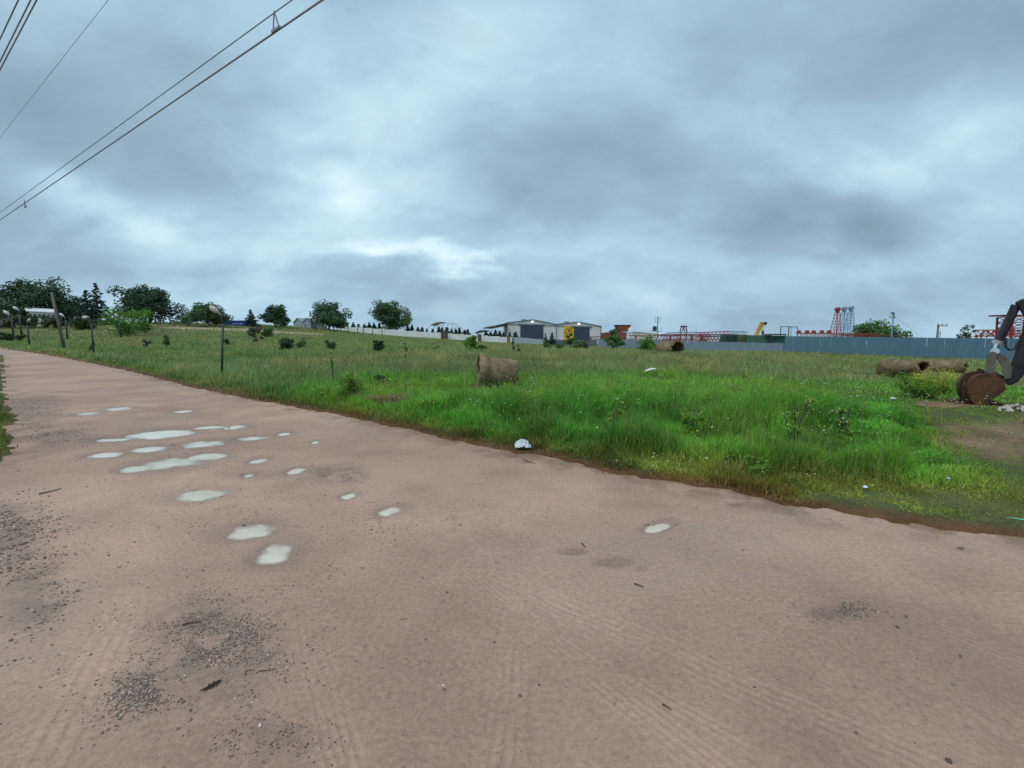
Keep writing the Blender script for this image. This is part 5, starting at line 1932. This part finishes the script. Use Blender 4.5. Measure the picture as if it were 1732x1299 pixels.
def lamp_post(label, u, vb, vt, heads, tilt=0.0, Y=None):
    p = hit(u, vb) if Y is None else gp(u, Y)
    p.z = gz1(p.x, p.y)
    Y = p.y
    s_ = Y / FPX
    t = thing('lamp_post', label, 'lamp post', p)
    h = at(u, vt, Y).z - p.z
    r_ = max(.034, .0016 * Y)
    pts = [Vector((0, 0, -.2)), Vector((tilt * .5, 0, h * .5)), Vector((tilt, 0, h * .94))]
    MB().tube(pts, [r_ * 1.15, r_, r_ * .9], 9).build('post', lamp_pm, t, smooth=True)
    for (hu, hv, L) in heads:
        c = at(hu, hv, Y) - p
        side = -1 if c.x < tilt else 1
        e = Vector((tilt, 0, h * .92))
        k = Vector((tilt + side * .02, 0, h))
        mid = e.lerp(c, .45) + Vector((0, 0, .10 * L / .4))
        MB().tube([e, k + Vector((side * .03, 0, .03)), mid, c], r_ * .62, 7).build('arm', lamp_pm, t, smooth=True)
        lamp_head(t, c, (side * .9, -.1, -.1 if len(heads) > 1 else .75), L, lamp_hm if Y < 25 else lamp_hm2)
    return t


lamp_post('dark bent lamp post leaning over the meadow edge, its pale head to the left', 375, 646, 541, [(370.5, 529.5, .34)], .17)
lamp_post('twin-headed lamp post standing beside the road behind the leaning pole', 159, 601, 544, [(150, 536, .42), (172, 540, .30)], .02)
lamp_post('thin lamp post with its white head to the left, by the far road bend', 50, 586, 548, [(46.5, 544, .45)], .03)
lamp_post('far lamp post under the huge tree, head to the left', 36, 566, 528, [(31, 524.5, .8)], 0, 70)
lamp_post('far lamp post nearest the left picture edge', 22, 565, 536, [(16, 532.5, .9)], 0, 68)
lamp_post('far lamp post just right of the leaning pole', 113, 566, 540, [(108.5, 535.5, .7)], 0, 66)
lamp_post('far lamp post rising out of the pale green bush', 204, 566, 538, [(200, 535.5, .6)], 0, 70)

p = hit(110, 592)
t = thing('leaning_pole', 'old grey wooden pole leaning left beside the road', 'pole', p)
tp = at(87, 495, p.y) - p
pw = mat('pole_wood', (.125, .115, .100), .85, .3, 5, .5, 20)
MB().tube([(0, 0, -.4), tp * .5, tp], [.13, .115, .095], 10).build('shaft', pw, t, smooth=True)
MB().tube([tp * .93 + Vector((-.14, 0, 0)), tp * .93 + Vector((.14, 0, 0))], .03, 6).build('bolt', steel_m, t)
MB().tube([tp * .985, tp * 1.0], .105, 10).build('pole_cap', mat('pole_cap_pale', (.35, .34, .32), .7), t)

rd = Vector((-21, 14.7, 0)).normalized()
cab_m = mat('cable_grey', (.22, .25, .29), .6, .1)


def cable(label, a, b, hz, r_, sag=.0, lines=((0, 0, 1.0),), spacers=()):
    """cable seen passing photo points a and b at height hz; runs on far beyond both"""
    def lift(u, v):
        d = ray(u, v)
        k = (hz - CAM_H) / d[2]
        return Vector((d[0] * k, d[1] * k, hz))
    A, B = lift(*a), lift(*b)
    d = (B - A)
    L = d.length
    d.normalize()
    t = thing('power_cable', label, 'cable', A)
    n = 40
    for (off, side, rk) in lines:
        perp = Vector((-d.y, d.x, 0))
        pts = []
        for i in range(n + 1):
            x = -25 + (L + 60 + 25) * i / n
            pts.append(d * x + Vector((0, 0, off - sag * (1 - ((x - L / 2) / (L / 2 + 40)) ** 2) + sag)) + perp * side)
        MB().tube(pts, r_ * rk, 7).build('wire', cab_m, t, smooth=True)
    for (u, v) in spacers:
        q = lift(u, v) - A
        offs = [Vector((0, 0, o_)) + Vector((-d.y, d.x, 0)) * sd_ for o_, sd_, _ in lines]
        sp = MB()
        sp.bar(q + offs[0] - d * .10, q + offs[-1], .018)
        sp.bar(q + offs[0] + d * .10, q + offs[-1], .018)
        sp.bar(q + offs[0] - d * .13, q + offs[0] + d * .13, .045)
        sp.build('spacer_clamp', cab_m, t)
    return t


cable('double power cable with spacer clamps crossing the sky at upper left', (545, 0), (0, 372), 7.0, .0125, 0, ((.0, 0, 1.25), (.30, .02, .8)), ((467, 50), (43, 350)))
cable('leftmost dark cable in the top left corner', (31, 0), (0, 66), 8.2, .013)
cable('middle cable of the close group in the top left corner', (52, 0), (0, 104), 8.0, .013)
cable('right cable of the close group in the top left corner', (62, 0), (0, 118), 7.9, .013)
cable('very thin single wire right of the corner cables', (183, 0), (10, 220), 8.5, .0045)

# ------------------------------------------------------------------ litter, sticks, stones
lit_m = mat('white_plastic', (.80, .82, .84), .35, .05, 10)


def crumple(name, label, p, sx, sy, sz, seed, m, cat='litter'):
    rg = np.random.default_rng(seed)
    n, k = 27, 23
    V = []
    for i in range(n):
        for j in range(k):
            x, y = (i / (n - 1) - .5) * 2, (j / (k - 1) - .5) * 2
            e = max(0.0, 1 - x * x * .8 - y * y * .8)
            z = sz * (.25 + e) * (.2 + 1.5 * float(fbm(np.array([x * 4.2 + seed]), np.array([y * 4.2]), 4, 70)[0]))
            V.append((sx * x * (.8 + .3 * rg.random()), sy * y * (.8 + .3 * rg.random()), z))
    F = [(i * k + j, (i + 1) * k + j, (i + 1) * k + j + 1, i * k + j + 1) for i in range(n - 1) for j in range(k - 1)]
    me = bpy.data.meshes.new(name)
    me.from_pydata(V, [], F)
    o = link(name, me, m)
    o.location = p
    mod = o.modifiers.new('thickness', 'SOLIDIFY'); mod.thickness = .002
    NO_GRASS.append((p[0], p[1] - .08, .07))
    return tag(o, label, cat)


q = hit(884, 764)
crumple('plastic_bag', 'crumpled white plastic bag at the grassy edge of the road', (q.x, q.y, gz1(q.x, q.y) + .02), .105, .08, .085, 2, mat('bag_plastic', (.66, .70, .74), .4, .12, 14))
q = hit(1100, 641)
o = crumple('plastic_strip', 'white plastic strip lying in the meadow behind the tall grass', (q.x, q.y, gz1(q.x, q.y) + .22), .20, .06, .05, 4, lit_m)
o.rotation_euler = (0, rad(-12), 0)
NO_GRASS[-1] = (q.x, q.y - .9, .8)
q = hit(1510, 680)
crumple('paper_scrap', 'small white scrap left of the excavator bucket', (q.x, q.y, gz1(q.x, q.y) + .03), .06, .04, .03, 6, lit_m)
q = hit(1462, 842)
crumple('paper_scrap', 'tiny white scrap in the short grass at the right roadside', (q.x, q.y, gz1(q.x, q.y) + .03), .022, .016, .016, 8, lit_m)
q = hit(1600, 826)
crumple('paper_scrap', 'bluish white scrap on the short grass under the bare patch', (q.x, q.y, gz1(q.x, q.y) + .03), .035, .015, .015, 9, mat('blue_plastic', (.55, .65, .75), .4))
q0_, q1_, q2_ = hit(1702, 886), hit(1716, 889), hit(1740, 893)
zz_ = .05
tag(MB().tube([q0_ + Vector((0, 0, zz_)), q1_ + Vector((.01, .03, zz_)), q2_ + Vector((0, 0, zz_))], .006, 6).build('green_string', mat('string_green', (.12, .55, .38), .5)), 'short turquoise string on the grass at the right picture edge', 'string')
# dry grass heap by the roadside bush
q = hit(660, 692)
t = thing('hay_clump', 'small clump of dry brown cut grass right of the roadside bush', 'dry grass', (q.x, q.y, gz1(q.x, q.y)))
mb = MB()
for k in range(260):
    a = rnd.uniform(0, 6.28)
    c = Vector((rnd.gauss(0, .28), rnd.gauss(0, .10), abs(rnd.gauss(.12, .07))))
    dd = Vector((math.cos(a), math.sin(a) * .5, rnd.gauss(.1, .25))) * rnd.uniform(.06, .16)
    mb.bar(c - dd, c + dd, .008)
tag(mb.build('dry_stalk', mat('dry_straw', (.30, .20, .10), .9, .3, 8), t), kind='stuff')
NO_GRASS.append((q.x, q.y - .2, .3))

stick_m = mat('twig_brown', (.075, .048, .032), .9, .3, 10)


def on_road(u, v):
    xy = flat(u, v)
    return Vector((xy[0], xy[1], float(ground_z(xy[:1], xy[1:], road_z)[0])))


def twig(label, pts, r_, name='twig', cat='twig', m=stick_m):
    r_ *= .55
    P = [on_road(u, v) + Vector((0, 0, r_ + .003)) for u, v in pts]
    o = MB().tube(P, [r_ * (1 - .5 * i / (len(P) - 1)) for i in range(len(P))], 6).build(name, m)
    return tag(o, label, cat)


twig('hooked dry twig on the road right of the gravel patch', [(416, 1146), (415, 1140), (421, 1138), (431, 1137)], .004)
twig('straight forked twig next to the hooked one', [(438, 1139), (455, 1137), (468, 1134)], .004)
twig('dark broken stick in the upper part of the gravel patch', [(309, 1061), (322, 1057), (340, 1055)], .009)
twig('thin dry stick at the left edge of the road', [(66, 838), (88, 833), (104, 828)], .012)
twig('brown stick on the road below the plastic bag', [(884, 777), (895, 780), (906, 784)], .010)
twig('pale bent straw at the road edge', [(1233, 829), (1241, 838), (1258, 846), (1270, 847)], .006, m=mat('straw_pale', (.36, .26, .19), .9))
twig('short dark twig near the dark wet marks', [(984, 919), (990, 924)], .010)
twig('small twig on the middle of the road', [(1073, 988), (1082, 992), (1089, 995)], .008)
twig('little twig at the lower right on the tyre track', [(1120, 1192), (1126, 1195), (1135, 1202)], .007)
twig('hair-thin twig left of the lower tyre tracks', [(676, 1048), (690, 1047)], .003)
# fallen leaf
c0, cx_, cy_ = on_road(359, 1164), on_road(375, 1155), on_road(355, 1158)
ax, ay = cx_ - c0, (cy_ - c0)
ol = [(1.0, 0), (.6, .35), (.5, .18), (.25, .6), (.1, .25), (-.25, .55), (-.4, .2), (-.75, .25), (-1.0, 0), (-.7, -.2), (-.35, -.15), (-.2, -.5), (.1, -.2), (.3, -.55), (.5, -.15), (.7, -.25)]
L_ = thing('fallen_leaf', 'dark brown fallen leaf on the road below the gravel patch', 'leaf', c0)
MB().prism([Vector((ax.x * a + ay.x * b, ax.y * a + ay.y * b, .006 + .008 * abs(b))) for a, b in ol], (0, 0, .002)).build('leaf_blade', mat('leaf_brown', (.055, .030, .032), .7, .2), L_)
MB().bar(-ax * 1.25 + Vector((0, 0, .012)), ax * .9 + Vector((0, 0, .012)), .004, .004).build('leaf_vein', stick_m, L_)

# uncountable grit and loose little stones
stone_px = [(778, 886, .020), (871, 971, .012), (752, 1166, .017), (879, 1175, .016), (912, 1156, .014), (310, 1190, .020), (440, 1230, .018), (1447, 1161, .022), (1518, 1061, .022), (1533, 1043, .018), (1612, 1157, .016), (1276, 1161, .014),
            (1604, 1288, .020), (1448, 1240, .015), (270, 1108, .014), (412, 887, .028), (545, 891, .016), (836, 1085, .014), (720, 1080, .014), (1132, 912, .016), (1625, 1110, .014), (375, 840, .026), (820, 855, .016), (1625, 925, .03)]

def grit(name, label, spots, m_):
    """many tiny stones as one object: spots = (u, v, spread_u, spread_v, count, rmin, rmax)"""
    ico = bmesh.new()
    bmesh.ops.create_icosphere(ico, subdivisions=1, radius=1)
    bv = np.array([v.co[:] for v in ico.verts])
    bf = np.array([[v.index for v in f.verts] for f in ico.faces])
    ico.free()
    VV, FF, CC, k = [], [], [], 0
    for (u, v, su, sv, n, r0_, r1_) in spots:
        c = flat(u, v)
        A_, B_ = flat(u + su, v) - c, flat(u, v - sv) - c
        n = int(n * 1.5)
        g = RG.normal(0, .60, (n * 3, 2))
        xy = c + g[:, :1] * A_ + g[:, 1:] * B_
        score = fbm(xy[:, 0] * 7, xy[:, 1] * 7, 4, 80) + RG.normal(0, .08, len(xy))
        xy = xy[score > np.quantile(score, .5)][:n]
        wet_ = np.min([pud_q(xy[:, 0], xy[:, 1], p_) for p_ in PUD], axis=0) < 1.5
        jobs = [(x, y, (r0_ + (r1_ - r0_) * RG.random() ** 3) * .62) for x, y in xy[~wet_]]
        if (u, v) == spots[0][:2]:
            jobs += [(*flat(su_, sv_), sr_ * .55) for su_, sv_, sr_ in stone_px]
        zs_ = ground_z(np.array([j_[0] for j_ in jobs]), np.array([j_[1] for j_ in jobs]), road_z)
        for (x, y, r_), z_ in zip(jobs, zs_):
            sc_ = np.array([r_ * RG.uniform(.8, 1.4), r_ * RG.uniform(.7, 1.2), r_ * .6])
            a = RG.uniform(0, 6.28)
            P = bv * RG.uniform(.75, 1.2, (len(bv), 1)) * sc_
            P = np.c_[P[:, 0] * math.cos(a) - P[:, 1] * math.sin(a), P[:, 0] * math.sin(a) + P[:, 1] * math.cos(a), P[:, 2]]
            VV.append(P + np.array([x, y, z_ + r_ * .2]))
            FF.append(bf + k)
            k += len(bv)
            t_ = RG.random()
            c_ = np.array([.125, .096, .074]) if t_ < .5 else (np.array([.26, .19, .145]) if t_ < .93 else np.array([.55, .50, .45]))
            CC.append(np.repeat((c_ * RG.uniform(.7, 1.3))[None], len(bv), 0))
    o = link(name, np_mesh(name, np.concatenate(VV), tris=np.concatenate(FF), col=np.concatenate(CC)), m_)
    return tag(o, label, 'gravel', kind='stuff')


grit_m, nt, b = nodemat('grit_stone')
a_ = nt.nodes.new('ShaderNodeAttribute'); a_.attribute_name = 'col'
nt.links.new(a_.outputs['Color'], b.inputs['Base Color'])
b.inputs['Roughness'].default_value = .85
grit('gravel', 'loose dark and pale grit scattered in patches over the road',
     [(360, 1080, 110, 70, 3600, .002, .009), (250, 1165, 70, 45, 1300, .002, .010), (20, 900, 90, 60, 1200, .004, .018), (60, 1010, 120, 90, 700, .003, .012), (110, 735, 90, 14, 260, .008, .022), (60, 690, 70, 22, 220, .010, .025),
      (1420, 1035, 60, 14, 260, .003, .011), (470, 1250, 80, 40, 380, .0025, .008), (600, 1130, 500, 220, 900, .002, .006), (1250, 1120, 420, 200, 600, .002, .007), (400, 900, 320, 90, 700, .004, .012), (1118, 892, 40, 12, 70, .004, .014),
      (550, 805, 60, 12, 120, .006, .016), (660, 880, 60, 16, 90, .005, .012), (300, 760, 160, 40, 240, .008, .018), (1000, 840, 500, 40, 300, .004, .012), (700, 740, 300, 30, 160, .007, .016)], grit_m)

# ------------------------------------------------------------------ grass and flowers grow round everything placed above
grass_mat = leafmat('grass_blade', (1, 1, 1), .35, .55)
blades('roadside_grass', 620000, 3.2, 13.5, True, 1.0, 'tall lush green grass standing along the near side of the road', grass_mat, stalk=.05)
blades('meadow_grass', 520000, 13.5, 150, False, 1.05, 'rough olive and green meadow grass reaching back to the fences', grass_mat)


def flowers(name, spots, label, petal):
    """small flower heads on thin stems: spots = (x, y, spread_x, spread_y, count, height)"""
    VV, TT, CC = [], [], []
    k = 0
    for (cx, cy, sx, sy, n, h) in spots:
        x, y = RG.normal(cx, sx, n), RG.normal(cy, sy, n)
        okm = (edge_e(x, y) > .15)
        x, y = x[okm], y[okm]
        if not len(x):
            continue
        z = ground_z(x, y)
        hh = h * RG.uniform(.6, 1.25, len(x))
        D = np.hypot(x, y)
        for i in range(len(x)):
            r = max(.010, D[i] * .0011) * RG.uniform(.6, 1.25)
            t = np.array([x[i] + RG.normal(0, .05), y[i] + RG.normal(0, .05), z[i] + hh[i]])
            sw = max(.0015, D[i] * .00022)
            VV += [(x[i] - sw, y[i], z[i]), (x[i] + sw, y[i], z[i]), t]
            TT.append((k, k + 1, k + 2))
            CC += [(.10, .20, .05)] * 3
            k += 3
            nx, ny = RG.normal(0, .35, 2)
            a0 = RG.uniform(0, 6.28)
            VV.append(t + np.array([0, 0, r * .25]))
            c = np.array(petal[RG.integers(len(petal))]) * RG.uniform(.8, 1.1)
            CC.append(c)
            for j in range(5):
                a = a0 + j * 2 * math.pi / 5
                VV.append(t + np.array([r * math.cos(a), r * math.sin(a), r * (nx * math.cos(a) + ny * math.sin(a))]))
                CC.append(c)
            TT += [(k, k + 1 + j, k + 1 + (j + 1) % 5) for j in range(5)]
            k += 6
    o = link(name, np_mesh(name, np.array(VV), tris=np.array(TT), col=np.array(CC)), grass_mat)
    return tag(o, label, 'flowers', kind='stuff')


flowers('yellow_wildflower', [(1.2, 8.0, 2.2, 1.4, 560, .48), (4.3, 6.9, .9, .9, 110, .50), (-1.6, 8.6, .8, .4, 90, .30), (0, 12, 3.0, 1.5, 300, .28), (2.5, 5.0, 2.0, .4, 60, .08), (8.0, 8.9, 1.2, .5, 60, .22)],
        'scattered small yellow flowers in the tall roadside grass', [(.75, .66, .10), (.62, .62, .16), (.70, .70, .30)])
flowers('white_wildflower', [(.6, 8.6, 2.4, 1.5, 300, .45), (4.4, 6.2, .35, .25, 70, .42), (-9, 14, 3, 3, 130, .30), (-16, 20, 3, 2, 90, .30), (7.6, 8.8, 1.2, .5, 120, .22), (2.2, 5.3, 1.2, .25, 120, .09), (9.5, 12, 1.5, 1.5, 80, .25), (-.1, 6.6, .4, .25, 20, .25), (-6, 11, 2, 1.5, 60, .35)],
        'scattered small white flowers in the roadside grass', [(.78, .78, .70), (.68, .70, .58)])


def seed_heads(name, label, n, xr, yr, keep_fn):
    """grass stalks that carry a slim pale seed head"""
    x, y = RG.uniform(*xr, n), RG.uniform(*yr, n)
    okm = (edge_e(x, y) > .5) & keep_fn(x, y) & ~exclusions(x, y) & (bare_right(x, y) < .3)
    x, y = x[okm], y[okm]
    k = len(x)
    z, D = ground_z(x, y), np.hypot(x, y)
    h = RG.uniform(.32, .72, k)
    a, ln = RG.uniform(0, 6.28, k), RG.uniform(0, .28, k)
    base_ = np.stack([x, y, z], -1)
    tip = base_ + np.stack([np.cos(a) * ln * h, np.sin(a) * ln * h, h], -1)
    w = np.maximum(.0016, D * .00030)[:, None]
    s_ = np.stack([np.ones(k), np.zeros(k), np.zeros(k)], -1) * w
    L_ = (.05 + .07 * RG.random(k))[:, None]
    dr_v = (tip - base_) / np.linalg.norm(tip - base_, axis=1)[:, None]
    hw = np.stack([np.ones(k), np.zeros(k), np.zeros(k)], -1) * np.maximum(.005, D * .0007)[:, None]
    hd = np.stack([np.zeros(k), np.ones(k), np.zeros(k)], -1) * np.maximum(.005, D * .0007)[:, None]
    V = np.stack([base_ - s_, base_ + s_, tip, tip, tip + dr_v * L_ * .5 + hw, tip + dr_v * L_ * .5 + hd, tip + dr_v * L_ * .5 - hw, tip + dr_v * L_ * .5 - hd, tip + dr_v * L_], 1).reshape(-1, 3)
    T = np.array([(0, 1, 2), (3, 4, 5), (3, 5, 6), (3, 6, 7), (3, 7, 4), (8, 5, 4), (8, 6, 5), (8, 7, 6), (8, 4, 7)])
    tri = (np.arange(k)[:, None, None] * 9 + T[None]).reshape(-1, 3)
    tone = np.where(RG.random(k)[:, None] < .6, np.array([[.34, .33, .17]]), np.array([[.20, .22, .08]])) * RG.uniform(.7, 1.2, k)[:, None]
    o = link(name, np_mesh(name, V, tris=tri, col=np.repeat(tone, 9, 0)), grass_mat)
    return tag(o, label, 'grass', kind='stuff')


seed_heads('seeding_grass', 'pale slim grass stalks with seed heads above the roadside grass', 2600, (-6, 8), (4.5, 17), lambda x, y: fbm(x * .8, y * .8, 3, 90) > .50)
